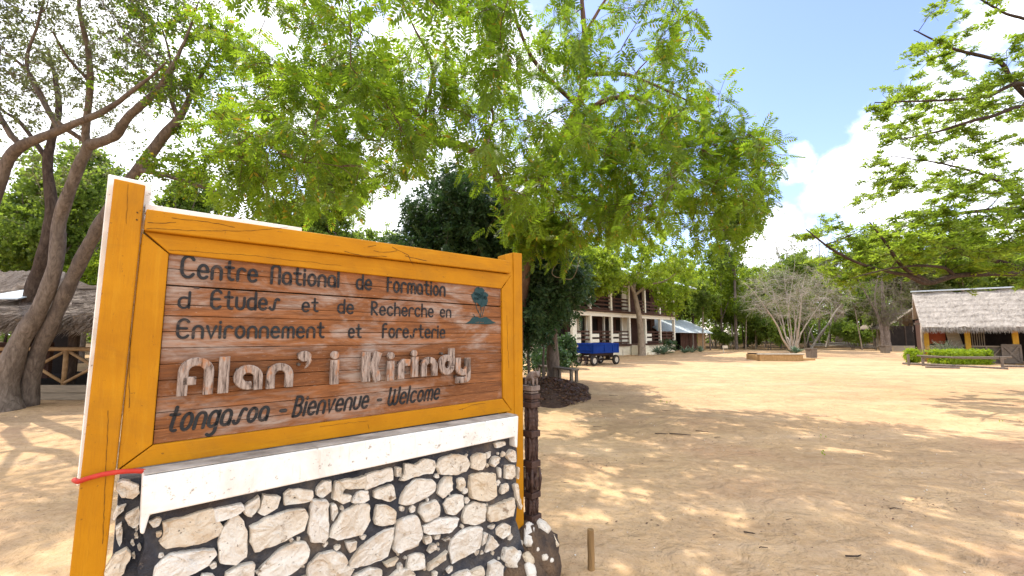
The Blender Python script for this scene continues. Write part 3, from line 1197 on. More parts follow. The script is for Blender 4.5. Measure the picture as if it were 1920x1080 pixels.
# ledge with its short drops at both ends
LO = .105
lp = [(268, 894), (972.5, 780), (970.5, 840), (966.5, 838), (965, 819), (281, 966), (270, 1003), (262.5, 1001)]
mb = MB()
pts = [sv(x, y, LO) for x, y in lp]
mb.prism(pts, Vector((0, LO - .001, 0)))
mb.build('ledge', WHITE, wall, bevel=.006, seg=2)
mb = MB()
a_, b_ = sv(268, 894, LO), sv(972.5, 780, LO)
mb.prism([a_ + Vector((.004, .006, .0035)), b_ + Vector((-.004, .006, .0035)), b_ + Vector((-.004, LO - .004, .0035)), a_ + Vector((.004, LO - .004, .0035))], Vector((0, 0, .004)))
mb.build('ledge_top', noisy('grey_cement', (.20, .175, .15), (.52, .49, .45), 8, .9, .5, .01), wall)
# footing that carries the carved pole
mb = MB()
foot = SIGN_A + SX * .13 + SN * .02
fl = thing('rubble_footing', 'rounded black mortar footing with white stones, carrying the dark carved pole', 'footing', (0, 0, 0))
rf = random.Random(5)
mb.ball((.12, 3.12, .10), .21, .23, .255, 22, 14, .09, rf)
mb.ball((.02, 2.93, .02), .20, .16, .22, 18, 10, .09, rf)
mb.build('mortar_core', noisy('earthy_mortar', (.030, .030, .036), (.21, .135, .08), 7, .92, 1.0, .05), fl, smooth=True)


def lump(mb, px, py, r, sq, rng):
    """stone bedded in the face of the footing, where the ray through px,py meets it"""
    d, o = lens_dir(px, py), Vector((0, 0, CAM_Z))
    best = None
    for c, e in ((Vector((.12, 3.12, .10)), Vector((.21, .23, .255))), (Vector((.02, 2.93, .02)), Vector((.20, .16, .22)))):
        q = Vector([(o[i] - c[i]) / e[i] for i in range(3)])
        k = Vector([d[i] / e[i] for i in range(3)])
        A, B, C_ = k.dot(k), 2 * q.dot(k), q.dot(q) - 1
        D = B * B - 4 * A * C_
        if D > 0:
            t = (-B - math.sqrt(D)) / (2 * A)
            if best is None or t < best[0]:
                p = o + d * t
                best = (t, p, Vector([(p[i] - c[i]) / e[i] ** 2 for i in range(3)]).normalized())
    if best is None:
        return
    _, p, n_ = best
    k0 = mb.nv
    mb.ball((0, 0, 0), 1, 1, 1, 16, 10, .11, rng)
    up = Vector((0, 0, 1))
    s_ = up.cross(n_).normalized()
    M = Matrix((s_, n_.cross(s_), n_)).transposed().to_4x4()
    M = Matrix.Translation(p - n_ * .012) @ M @ Matrix.Diagonal((r * sq[0], r * sq[1], .030, 1))
    for i in range(k0, mb.nv):
        v = Vector(mb.v[i])
        v = Vector((max(-.82, min(.82, v.x)), max(-.8, min(.8, v.y)), max(-.9, min(.75, v.z))))
        mb.v[i] = tuple(M @ v)


mb = MB()
for (px, py, r_, s) in ((992, 1000, .075, (.55, 1.25)), (1020, 985, .06, (.9, 1.1)), (1041, 1012, .045, (.5, 1.2)), (992, 1046, .05, (.8, 1)), (996, 1070, .055, (.7, 1.1)),
                        (958, 1043, .075, (.95, 1)), (1022, 1045, .028, (1, .8)), (1034, 1050, .02, (1, .8)), (1006, 1030, .022, (1, .7)), (975, 1020, .03, (.8, 1))):
    lump(mb, px, py, r_, s, rf)
mb.build('stone', STONE, fl, smooth=True)

# red strap round the left post
mb = MB()
pth = [sv(147, 903, .024), sv(158, 899, .03), sv(190, 890, .031), sv(225, 884.5, .031), sv(255, 883, .03), sv(273, 884, .028), sv(276, 886, .01)]
p0 = sv(147, 903, .024)
pth = [p0 + Vector((-.012, .05, -.004))] + pth
q = catmull([tuple(p) + (0,) for p in pth], .02)
mb.tube([Vector(p[:3]) for p in q], .0085, 10)
o = mb.build('strap', noisy('red_plastic', (.40, .022, .012), (.55, .05, .03), 14, .6, .2, spec=.3), None, smooth=True)
o.location, o.rotation_euler = SIGN_A, (0, 0, SIGN_T)
tag(o, 'red plastic strap tied round the left post of the sign', 'strap')

# ------------------------------------------------------------------ trees
def bark(name, c1, c2, c3, scale=5):
    m = Mat(name, .9, .15)
    v = m.coord((1, 1, .28))
    n = m.noise(scale * 3, 7, .68, v, .8)
    c = m.ramp(n, (.3, c1), (.52, c2), (.75, c3))
    c = m.mix(m.ramp(m.noise(scale * .6, 4, .6, m.coord()), (.5, 0), (.7, .6)), c, c1)
    m.color(c)
    m.bump(n, .9, .03)
    m.bump(m.noise(scale * 14, 5, .6, v), .4, .008)
    return m.m


BARK_NEEM = bark('reddish_bark', (.075, .045, .032), (.14, .085, .058), (.22, .15, .11))
BARK_GREY = bark('grey_bark', (.07, .055, .05), (.15, .12, .10), (.24, .195, .165))
BARK_BROWN = bark('brown_bark', (.085, .064, .053), (.18, .145, .12), (.29, .24, .205))
BARK_PALE = bark('pale_bark', (.16, .12, .09), (.30, .24, .18), (.42, .35, .28))
BARK_DARK = bark('dark_bark', (.03, .022, .018), (.07, .05, .04), (.13, .10, .08))
BARK_DRY = bark('dry_twig_bark', (.235, .205, .17), (.41, .365, .31), (.55, .495, .43))

LEAF_NEEM = leaf_mat('neem_leaf', (.040, .085, .008), (.105, .165, .013), (.38, .56, .03), .52, .8, (.30, .24, .02))
LEAF_FINE = leaf_mat('fine_leaf', (.04, .055, .024), (.085, .10, .035), (.24, .28, .08), .4, .8)
LEAF_FLAM = leaf_mat('spray_leaf', (.058, .108, .010), (.12, .18, .016), (.42, .57, .045), .52, 1.0)
LEAF_DARK = leaf_mat('dark_leaf', (.018, .046, .018), (.06, .11, .036), (.08, .17, .04), .25, .9)
LEAF_WOOD = leaf_mat('woodland_leaf', (.05, .09, .018), (.12, .17, .03), (.38, .52, .06), .5, .35)
LEAF_LIME = leaf_mat('lime_leaf', (.08, .135, .012), (.16, .225, .02), (.55, .70, .05), .52, .6)
LEAF_OLIVE = leaf_mat('olive_leaf', (.065, .078, .025), (.12, .135, .045), (.24, .27, .07), .4, .5)


def t_compound(pairs=6, L=1.0, ll=.42, lw=.13, droop=.18):
    """feather leaf: rows of narrow leaflets either side of a midrib, tip along +X"""
    q = []
    for k in range(pairs):
        x = .16 + .80 * k / (pairs - 1)
        z = -droop * x * x
        s = 1 - .45 * abs(k / (pairs - 1) - .4)
        for sd_ in (-1, 1):
            a = R(62 - 22 * k / (pairs - 1))
            d = np.array((cos(a), sd_ * sin(a), -.25))
            n_ = np.array((-sd_ * sin(a), cos(a) * 1, 0)) * sd_
            b = np.array((x, 0, z))
            q += [b, b + d * ll * s * .45 + n_ * lw * .5, b + d * ll * s, b + d * ll * s * .45 - n_ * lw * .5]
    b = np.array((1.0 - .06, 0, -droop))
    q += [b, b + (.15, lw * .5, -.03), b + (.34, 0, -.10), b + (.15, -lw * .5, -.03)]
    q += [np.array((0, -.008, 0)), np.array((.5, -.008, -droop * .25)), np.array((.98, .004, -droop)), np.array((.5, .012, -droop * .25))]
    return np.array(q) * L


def t_rosette(n=6, w=.30, rise=.1, rng=np.random.default_rng(1)):
    q = []
    for k in range(n):
        a = 2 * pi * k / n + rng.uniform(-.3, .3)
        d = np.array((cos(a), sin(a), rise + rng.uniform(-.25, .2)))
        s = np.array((-sin(a), cos(a), rng.uniform(-.3, .3))) * w
        r_ = rng.uniform(.75, 1.1)
        q += [d * .1 * r_, d * .5 * r_ + s * .5, d * r_, d * .5 * r_ - s * .5]
    return np.array(q)


def t_sprig(n=7, w=.24, rng=np.random.default_rng(2)):
    """short twig end with scattered small oval leaves"""
    q = []
    for k in range(n):
        x = rng.uniform(-.2, .9)
        a = rng.uniform(0, 2 * pi)
        b = np.array((x, 0, 0)) + rng.normal(0, .12, 3)
        d = np.array((.5, cos(a), sin(a) - .2))
        d = d / np.linalg.norm(d) * rng.uniform(.3, .5)
        s = np.cross(d, rng.normal(0, 1, 3))
        s = s / (np.linalg.norm(s) + 1e-9) * w * .5
        q += [b, b + d * .5 + s, b + d, b + d * .5 - s]
    return np.array(q)


def place(tmpl, pos, fwd, up, size):
    """copy a leaf template to many places -> (4*n,3) array of quads"""
    f = fwd / (np.linalg.norm(fwd, axis=1, keepdims=True) + 1e-9)
    s = np.cross(up, f)
    s /= (np.linalg.norm(s, axis=1, keepdims=True) + 1e-9)
    u = np.cross(f, s)
    t = tmpl[None] * size[:, None, None]
    V = pos[:, None] + t[..., 0:1] * f[:, None] + t[..., 1:2] * s[:, None] + t[..., 2:3] * u[:, None]
    return V.reshape(-1, 3)


class Wood:
    """branches as many tapered tubes gathered in one array mesh"""

    def __init__(self):
        self.V, self.Fc, self.n = [], [], 0

    def tube(self, P, r, sides):
        P = np.asarray(P, float)
        r = np.asarray(r, float)
        n = len(P)
        T = np.gradient(P, axis=0)
        T /= (np.linalg.norm(T, axis=1, keepdims=True) + 1e-9)
        ref = np.array((.31, .17, .93)) if abs(T[0, 2]) < .85 else np.array((.9, .4, .1))
        U = ref - T * (T @ ref)[:, None]
        U /= (np.linalg.norm(U, axis=1, keepdims=True) + 1e-9)
        W = np.cross(T, U)
        a = np.arange(sides) * 2 * pi / sides
        V = P[:, None] + (U[:, None] * np.cos(a)[None, :, None] + W[:, None] * np.sin(a)[None, :, None]) * r[:, None, None]
        i = np.arange(n - 1)[:, None] * sides
        k = np.arange(sides)[None]
        k2 = (k + 1) % sides
        Fq = np.stack([i + k, i + k2, i + sides + k2, i + sides + k], -1).reshape(-1, 4) + self.n
        self.V.append(V.reshape(-1, 3))
        self.Fc.append(Fq)
        self.n += n * sides

    def build(self, name, mat, parent):
        V = np.concatenate(self.V).astype(np.float32)
        Fq = np.concatenate(self.Fc).astype(np.int32)
        me = bpy.data.meshes.new(name)
        me.vertices.add(len(V))
        me.vertices.foreach_set('co', V.ravel())
        me.loops.add(len(Fq) * 4)
        me.loops.foreach_set('vertex_index', Fq.ravel())
        me.polygons.add(len(Fq))
        me.polygons.foreach_set('loop_start', np.arange(0, len(Fq) * 4, 4, dtype=np.int32))
        me.update(calc_edges=True)
        me.validate()
        return link_mesh(name, me, mat, parent, smooth=True)


def grow_tree(name, label, cat, base, limbs, targets, wood_mat, leaf_mat_, tmpl, seed, leaf=.2, twigs=6, per_twig=4, twig_len=(.25, .6),
              droop=.25, spread=1.0, flat=0.0, group=None, up_bias=0.0, rmin=.004, roughness=.16, parent_r=.62, keep=None, grow=.011):
    """limbs: list of control paths [(x,y,z,r)..]; targets: points to be reached by side branches"""
    rg = np.random.default_rng(seed)
    base = np.array(base, float)
    root = thing(name, label, cat, tuple(base), 0, group)
    wd = Wood()
    NP, NR = [], []
    for lp_ in limbs:
        c = catmull(lp_, .12)
        wob = np.cumsum(rg.normal(0, .004, (len(c), 3)), axis=0)
        c[:, :3] += wob - np.linspace(0, 1, len(c))[:, None] * wob[-1] * .5
        rr = c[:, 3] * (1 + .05 * np.sin(np.arange(len(c)) * .9 + rg.uniform(0, 6)))
        wd.tube(c[:, :3] - base, rr, 10 if c[0, 3] > .05 else 6)
        NP.append(c[:, :3])
        NR.append(c[:, 3])
    NP, NR = np.concatenate(NP), np.concatenate(NR)
    T = np.asarray(targets, float)
    d0 = np.array([np.min(np.linalg.norm(NP - t, axis=1)) for t in T])
    order = np.argsort(d0)
    lp_, lf, lu = [], [], []
    for ti in order:
        t = T[ti]
        D = t - NP
        dist = np.linalg.norm(D, axis=1)
        cost = dist + .5 * np.maximum(0, NP[:, 2] - t[2] + up_bias) - .6 * np.minimum(NR, .06)
        i = int(np.argmin(cost))
        p, L = NP[i], dist[i]
        if L < .05:
            continue
        n = max(4, int(L / .16))
        s = np.linspace(0, 1, n)
        side = rg.normal(0, 1, 3)
        side[2] = side[2] * .5 + .25
        mid = p + (t - p) * .5 + side * L * roughness
        path = ((1 - s) ** 2)[:, None] * p + (2 * s * (1 - s))[:, None] * mid + (s ** 2)[:, None] * t
        path[1:-1] += rg.normal(0, L * .018, (n - 2, 3))
        r0 = min(parent_r * NR[i], .004 + grow * L)
        r0 = max(r0, rmin)
        rr = r0 + (rmin * .8 - r0) * s ** .8
        wd.tube(path, rr, 5 if r0 > .012 else 4)
        wd.V[-1] = wd.V[-1] - base
        NP = np.concatenate([NP, path[1:]])
        NR = np.concatenate([NR, rr[1:]])
        tdir = (path[-1] - path[-2]) / (np.linalg.norm(path[-1] - path[-2]) + 1e-9)
        for k in range(twigs):
            a = path[int((n - 1) * rg.uniform(.45, 1.0))] if k else path[-1]
            d = tdir * .5 + rg.normal(0, .65 * spread, 3)
            d[2] = d[2] * (1 - flat) + .05
            d /= np.linalg.norm(d) + 1e-9
            tl = rg.uniform(*twig_len)
            m = 4
            ss = np.linspace(0, 1, m)
            tw = a + d * (ss * tl)[:, None]
            tw[:, 2] -= droop * tl * ss ** 2
            wd.tube(tw - base, rmin * .8 * (1 - .6 * ss), 3)
            for j in range(per_twig):
                q = rg.uniform(.25, 1.0)
                if keep is not None and not keep(a + d * tl):
                    break
                ld = d * .6 + rg.normal(0, .6, 3)
                ld[2] = ld[2] * (1 - flat * .7) - droop
                lp_.append(a + d * tl * q - np.array((0, 0, droop * tl * q * q)))
                lf.append(ld)
                lu.append(rg.normal(0, .35, 3) + (0, 0, 1))
    wd.build('trunk', wood_mat, root)
    lp_, lf, lu = np.array(lp_), np.array(lf), np.array(lu)
    sz = leaf * rg.uniform(.65, 1.25, len(lp_))
    if isinstance(tmpl, list):
        ch = rg.integers(0, len(tmpl), len(lp_))
        V = np.concatenate([place(t, lp_[ch == k], lf[ch == k], lu[ch == k], sz[ch == k]) for k, t in enumerate(tmpl)])
    else:
        V = place(tmpl, lp_, lf, lu, sz)
    quads_mesh('crown', V - base, leaf_mat_, root)
    return root


def to_px(p):
    d = Vector((p[0], p[1], p[2] - CAM_Z))
    yc = d.y * cos(PITCH) + d.z * sin(PITCH)
    zc_ = -d.y * sin(PITCH) + d.z * cos(PITCH)
    if yc <= .05:
        return None
    return 960 + F * d.x / yc, 540 - F * zc_ / yc


def cloud_targets(n, centre, radii, seed, outline=None, holes=(), shell=.35, min_d=.35, zmin=None):
    """points spread through an ellipsoidal crown; outline trims its side seen in the photo"""
    rg = np.random.default_rng(seed)
    out = []
    tries = 0
    while len(out) < n and tries < n * 60:
        tries += 1
        v = rg.normal(0, 1, 3)
        v /= np.linalg.norm(v)
        r_ = rg.uniform(shell ** 3, 1) ** (1 / 3)
        p = np.array(centre) + v * r_ * np.array(radii)
        if zmin is not None and p[2] < zmin:
            continue
        if outline is not None:
            q = to_px(p)
            if q is not None and not in_poly(q[0], q[1], outline):
                continue
            if q is not None and any(in_poly(q[0], q[1], h) for h in holes):
                continue
        if out and min_d and np.min(np.linalg.norm(np.array(out) - p, axis=1)) < min_d:
            continue
        out.append(p)
    return out


def P4(px, py, Y, r):
    p = at(px, py, Y)
    return (p.x, p.y, p.z, r)


# ---- the large feather-leaved tree in the middle
NB = (.05, 12.1, 0)
j = at(990, 455, 11.4)
neem_limbs = [
    [(.05, 12.1, -.1, .24), (.10, 12.0, .9, .20), (.22, 11.8, 2.2, .18), (j.x, j.y, j.z, .165), P4(985, 380, 11.2, .15), P4(1030, 300, 10.8, .13), P4(1085, 200, 10.3, .10),
     P4(1100, 120, 10, .075), P4(1097, 30, 9.8, .055), P4(1080, -120, 9.6, .03)],
    [(j.x, j.y, j.z, .15), P4(955, 385, 11.0, .12), P4(922, 315, 10.4, .105), P4(870, 275, 9.9, .095), P4(812, 262, 9.4, .08), P4(785, 220, 9.1, .068),
     P4(745, 185, 8.7, .058), P4(690, 168, 8.3, .045), P4(600, 150, 7.8, .03), P4(480, 120, 7.2, .016)],
    [P4(922, 315, 10.4, .06), P4(912, 260, 10.1, .05), P4(925, 215, 9.9, .035), P4(880, 120, 9.4, .02)],
    [P4(812, 262, 9.4, .05), P4(795, 235, 9.0, .04), P4(810, 130, 8.4, .032), P4(770, 40, 8.0, .02), P4(720, -80, 7.6, .012)],
    [P4(690, 168, 8.3, .035), P4(640, 200, 7.6, .028), P4(545, 205, 6.9, .02), P4(500, 260, 6.5, .013), P4(470, 330, 6.3, .008)],
    [P4(1060, 250, 10.5, .085), P4(1120, 195, 10, .07), P4(1180, 180, 9.6, .055), P4(1240, 205, 9.3, .04), P4(1330, 240, 8.9, .025), P4(1400, 280, 8.6, .012)],
    [P4(1097, 140, 10.05, .06), P4(1170, 140, 9.6, .045), P4(1225, 160, 9.3, .03), P4(1290, 190, 9.1, .018)],
    [P4(1000, 400, 11.2, .08), P4(1090, 370, 10.7, .06), P4(1200, 410, 10.2, .045), P4(1260, 400, 9.8, .03), P4(1340, 400, 9.4, .016)],
    [P4(1085, 200, 10.3, .06), P4(1000, 110, 9.4, .045), P4(960, 0, 8.8, .03), P4(920, -150, 8.2, .015)],
    [P4(1098, 60, 9.9, .04), P4(1150, -20, 9.7, .03), P4(1230, -80, 9.4, .016)],
]
neem_out = [(350, -400), (1330, -400), (1340, -60), (1318, 0), (1300, 40), (1310, 110), (1385, 145), (1425, 215), (1450, 285), (1440, 325), (1425, 395), (1395, 440),
            (1330, 440), (1290, 425), (1180, 440), (1100, 450), (1020, 425), (965, 425), (930, 345), (800, 335), (720, 345), (640, 405), (560, 405), (470, 365), (400, 300), (360, 150)]
neem_holes = [[(560, 225), (650, 225), (650, 255), (560, 260)], [(700, 15), (760, 20), (745, 60), (690, 40)], [(775, 105), (835, 95), (830, 145), (780, 140)]]
tg = cloud_targets(245, (.1, 8.6, 6.0), (6.3, 4.2, 3.9), 21, neem_out, neem_holes, .2, .47)
tg += cloud_targets(95, (-1.8, 6.6, 5.2), (3.2, 2.4, 2.7), 22, neem_out, neem_holes, .1, .36)
tg += cloud_targets(80, (2.9, 8.8, 4.4), (2.5, 2.2, 2.4), 23, neem_out, (), .1, .33)
tg += cloud_targets(26, at(1020, 425, 9.8), (.75, .9, .45), 24, None, (), .1, .25)
grow_tree('feather_leaf_tree', 'big tree with feathery bright green leaves arching over the sign', 'tree', NB, neem_limbs, tg, BARK_NEEM, LEAF_NEEM,
          [t_compound(6), t_compound(7, 1.05, .40, .12, .3), t_compound(5, .9, .45, .14, .1)], 31, leaf=.255, twigs=6, per_twig=5, droop=.42, twig_len=(.2, .55), rmin=.006, grow=.017)

# ---- pair of leaning trees on the left
LB = at(18, 768, 9.5)
LB.z = 0
left_a = [
    [(LB.x - .05, LB.y, -.1, .30), P4(8, 735, 9.5, .24), P4(32, 650, 9.45, .185), P4(75, 575, 9.4, .15), P4(103, 500, 9.35, .135), P4(112, 420, 9.3, .125), P4(128, 370, 9.2, .115),
     P4(150, 310, 9.1, .105), P4(168, 272, 9.0, .10)],
    [P4(168, 272, 9.0, .11), P4(215, 255, 8.8, .09), P4(240, 220, 8.6, .08), P4(285, 180, 8.3, .062), P4(315, 140, 8.0, .05), P4(340, 90, 7.8, .03), P4(370, 10, 7.6, .015)],
    [P4(165, 275, 9.0, .09), P4(160, 250, 8.9, .07), P4(168, 170, 8.5, .06), P4(165, 90, 8.1, .05), P4(150, 20, 7.7, .035), P4(140, -100, 7.2, .015)],
    [P4(155, 262, 8.95, .05), P4(105, 225, 8.6, .045), P4(75, 170, 8.3, .04), P4(50, 130, 8.0, .03), P4(10, 100, 7.7, .02)],
    [P4(165, 150, 8.4, .035), P4(130, 110, 8.0, .028), P4(100, 60, 7.6, .018)],
]
grow_tree('leaning_tree', 'brown barked leaning tree forking above the thatched pavilion rail, left of the sign', 'tree', LB, left_a,
          cloud_targets(135, at(190, 40, 8.0), (3.0, 2.6, 2.6), 41, [(-300, -500), (420, -500), (400, 120), (330, 230), (240, 215), (160, 200), (60, 240), (-300, 260)], (), .1, .32),
          BARK_BROWN, LEAF_FINE, [t_sprig(8), t_sprig(6, .3)], 42, leaf=.13, twigs=5, per_twig=3, droop=.12, twig_len=(.2, .5), rmin=.005, roughness=.22)
LB2 = at(62, 752, 9.9)
LB2.z = 0
left_b = [
    [(LB2.x - .15, LB2.y, -.1, .22), P4(62, 690, 9.8, .165), P4(92, 620, 9.7, .145), P4(142, 510, 9.5, .13), P4(180, 435, 9.3, .12), P4(218, 370, 9.15, .115), P4(265, 308, 9.0, .105),
     P4(305, 255, 8.8, .10), P4(335, 222, 8.7, .075), P4(360, 170, 8.5, .045), P4(400, 90, 8.2, .02)],
    [P4(262, 318, 9.0, .06), P4(320, 330, 8.8, .05), P4(385, 350, 8.6, .032), P4(440, 372, 8.5, .02), P4(520, 380, 8.3, .008)],
    [P4(335, 222, 8.7, .05), P4(320, 180, 8.6, .04), P4(322, 120, 8.5, .025), P4(300, 40, 8.3, .012)],
]
grow_tree('leaning_tree', 'smooth grey trunk leaning right behind the left post of the sign', 'tree', LB2, left_b,
          cloud_targets(62, at(330, 130, 8.6), (2.0, 1.8, 1.9), 43, [(200, -300), (480, -300), (460, 320), (360, 320), (330, 220), (220, 160)], (), .1, .30) +
          cloud_targets(26, at(400, 330, 8.5), (1.2, .9, .5), 44, None, (), .1, .3),
          BARK_GREY, LEAF_NEEM, [t_sprig(9), t_sprig(8, .3)], 45, leaf=.17, twigs=6, per_twig=4, droop=.15, twig_len=(.2, .5), rmin=.005)
LB3 = at(50, 730, 11.2)
LB3.z = 0
left_c = [
    [(LB3.x, LB3.y, -.1, .20), P4(55, 600, 11.2, .17), P4(66, 530, 11.1, .16), P4(84, 480, 11.0, .15), P4(96, 400, 10.9, .13), P4(90, 300, 10.8, .1), P4(110, 200, 10.6, .07), P4(90, 90, 10.4, .03)],
    [P4(90, 300, 10.8, .06), P4(40, 230, 10.6, .045), P4(0, 200, 10.4, .03), P4(-80, 100, 10.2, .015)],
]
grow_tree('leaning_tree', 'dark slender tree standing behind the two leaning trunks at far left', 'tree', LB3, left_c,
          cloud_targets(75, at(70, 190, 10.8), (2.6, 2.2, 2.4), 46, None, (), .1, .34), BARK_DARK, LEAF_OLIVE, [t_sprig(8), t_sprig(7, .3)], 47,
          leaf=.16, twigs=5, per_twig=3, droop=.1, rmin=.005)
LB4 = at(-70, 790, 8.0)
LB4.z = 0
left_d = [
    [(LB4.x, LB4.y, -.1, .20), P4(-60, 600, 8.0, .15), P4(-30, 430, 7.9, .12), P4(5, 315, 7.8, .10), P4(40, 275, 7.7, .085), P4(110, 245, 7.5, .065), P4(185, 215, 7.3, .05), P4(260, 165, 7.0, .03), P4(310, 120, 6.8, .015)],
    [P4(40, 275, 7.7, .05), P4(10, 240, 7.6, .045), P4(-10, 190, 7.5, .03), P4(0, 90, 7.3, .015)],
    [P4(110, 245, 7.5, .035), P4(50, 130, 7.2, .028), P4(70, 40, 7.0, .02), P4(100, -60, 6.8, .01)],
]
grow_tree('leaning_tree', 'tree whose long thin bough sweeps in from the left edge', 'tree', LB4, left_d,
          cloud_targets(130, at(60, 60, 7.2), (2.6, 1.9, 2.0), 48, [(-400, -500), (300, -500), (290, 150), (200, 190), (60, 225), (-400, 250)], (), .1, .30),
          BARK_GREY, LEAF_FINE, [t_sprig(7), t_sprig(6, .28)], 49, leaf=.13, twigs=5, per_twig=3, droop=.12, rmin=.005, roughness=.22)

# ---- spreading tree entering from the right
RB = Vector((17.6, 11.6, 0))
r0 = [(17.6, 11.6, -.1, .42), (17.5, 11.6, 1.2, .36), (17.3, 11.6, 2.6, .33)]
right_limbs = [
    r0 + [(17.2, 11.7, 4.2, .26), (16.8, 11.8, 6.2, .2), (16.5, 11.8, 8.5, .13), (16.4, 11.6, 10.5, .05)],
    [(17.3, 11.6, 2.7, .26)] + [P4(2050, 480, 11.6, .13), P4(1925, 510, 11.5, .082), P4(1860, 513, 11.4, .074), P4(1790, 517, 11.2, .066), P4(1740, 530, 11.0, .06), P4(1700, 516, 10.8, .048), P4(1640, 503, 10.6, .036),
                                P4(1565, 470, 10.4, .03), P4(1510, 430, 10.2, .012)],
    [P4(1925, 508, 11.5, .08), P4(1870, 490, 11.7, .06), P4(1810, 478, 11.9, .045), P4(1730, 440, 12.1, .02)],
    [P4(1740, 528, 11.0, .06), P4(1690, 498, 10.7, .045), P4(1655, 450, 10.4, .03), P4(1630, 415, 10.2, .012)],
    [P4(1790, 517, 11.2, .05), P4(1765, 500, 10.9, .04), P4(1690, 500, 10.4, .025), P4(1600, 520, 10.0, .01)],
    [(17.2, 11.7, 4.2, .16)] + [P4(2000, 385, 11.4, .09), P4(1920, 390, 11.3, .065), P4(1840, 395, 11.2, .05), P4(1760, 405, 11.0, .03), P4(1690, 425, 10.8, .012)],
    [(16.9, 11.8, 5.8, .13)] + [P4(1990, 250, 11.6, .08), P4(1900, 160, 11.4, .06), P4(1870, 115, 11.2, .05), P4(1790, 92, 11.0, .035), P4(1715, 55, 10.8, .012)],
    [(17.1, 11.7, 4.9, .13)] + [P4(2000, 300, 11.4, .08), P4(1930, 165, 11.0, .055), P4(1850, 182, 10.8, .045), P4(1760, 190, 10.6, .03), P4(1640, 192, 10.4, .012)],
    [(17.1, 11.7, 4.6, .12)] + [P4(1960, 215, 11.2, .06), P4(1850, 222, 11.0, .045), P4(1760, 245, 10.8, .03), P4(1690, 260, 10.6, .012)],
    [(17.2, 11.7, 4.1, .12)] + [P4(1950, 390, 11.6, .06), P4(1880, 345, 11.5, .045), P4(1850, 330, 11.4, .035), P4(1760, 305, 11.2, .02), P4(1660, 290, 11.0, .008)],
    [(16.6, 11.8, 7.5, .1)] + [P4(1960, 60, 11.4, .05), P4(1880, 20, 11.0, .03), P4(1790, -30, 10.8, .012)],
]
right_out = [(1690, -500), (2400, -500), (2400, 560), (1920, 545), (1850, 540), (1720, 515), (1650, 535), (1560, 560), (1530, 520), (1505, 470), (1510, 400), (1560, 375), (1640, 330), (1615, 260),
             (1610, 190), (1590, 170), (1660, 130), (1680, 75), (1670, 35)]


def layered(pts, step=.55, squeeze=.28):
    """draw a crown's sprays together into flat tiers, as this kind of tree grows"""
    out = []
    for p in pts:
        z = p[2] + .10 * (p[0] - 12)
        k = round(z / step) * step
        out.append(np.array((p[0], p[1], k + (z - k) * squeeze - .10 * (p[0] - 12))))
    return out


tr_ = layered(cloud_targets(330, (13.6, 11.4, 5.8), (5.2, 3.4, 5.4), 51, right_out, (), .1, .42))
tr_ += layered(cloud_targets(75, (10.0, 10.8, 3.7), (2.7, 2.2, 1.3), 52, right_out, (), .05, .34), .4)
grow_tree('spreading_tree', 'wide tree with level tiers of yellow-green sprays reaching in from the right edge', 'tree', RB, right_limbs, tr_, BARK_DARK, LEAF_FLAM,
          [t_rosette(7, .34), t_rosette(6, .4, .15), t_rosette(8, .3, .05)], 53, leaf=.125, twigs=7, per_twig=5, droop=.1, flat=.65, twig_len=(.2, .5), rmin=.0065, grow=.015)

# ---- dark evergreen thicket behind the sign's right post
DB = Vector((1.42, 15.4, 0))
dark_limbs = [[(1.42, 15.4, -.1, .24), (1.38, 15.3, 1.2, .20), (1.15, 15.0, 2.4, .17), (.3, 14.5, 4, .13), (-.6, 14.3, 6, .07)], [(1.4, 15.3, 1.0, .12), (1.5, 14.7, 2.2, .09), (1.7, 14.0, 3.6, .05)],
              [(1.2, 15.1, 2.2, .10), (-.8, 14.2, 3.6, .07), (-2.2, 14, 4.8, .04)], [(.55, 14.4, -.1, .05), (.5, 13.6, 1.4, .045), (.4, 12.8, 2.8, .03)], [(.95, 13.8, -.1, .04), (1.0, 13.7, 1.6, .035), (.9, 13.4, 3.0, .02)]]
dark_out = [(722, 430), (760, 395), (800, 350), (850, 318), (900, 335), (960, 380), (1040, 440), (1100, 470), (1105, 520), (1085, 545), (1050, 575), (1015, 605), (985, 625), (900, 690), (720, 690)]
td = cloud_targets(330, (-.6, 14.0, 3.5), (3.7, 2.4, 3.6), 61, dark_out, (), .25, .36, 1.2)
td += cloud_targets(80, (1.1, 12.6, 2.2), (1.1, 1.2, 1.9), 62, dark_out, (), .2, .3, 1.3)
td += cloud_targets(150, (-.7, 14.0, 5.4), (2.9, 2.0, 2.0), 65, dark_out, (), .15, .34, .8)
grow_tree('evergreen_tree', 'dense dark green evergreen tree behind the right post of the sign', 'tree', DB, dark_limbs, td, BARK_GREY, LEAF_DARK,
          [t_sprig(11, .2), t_compound(6, 1, .34, .13, .3)], 63, leaf=.30, twigs=6, per_twig=5, droop=.5, twig_len=(.25, .6), rmin=.005)

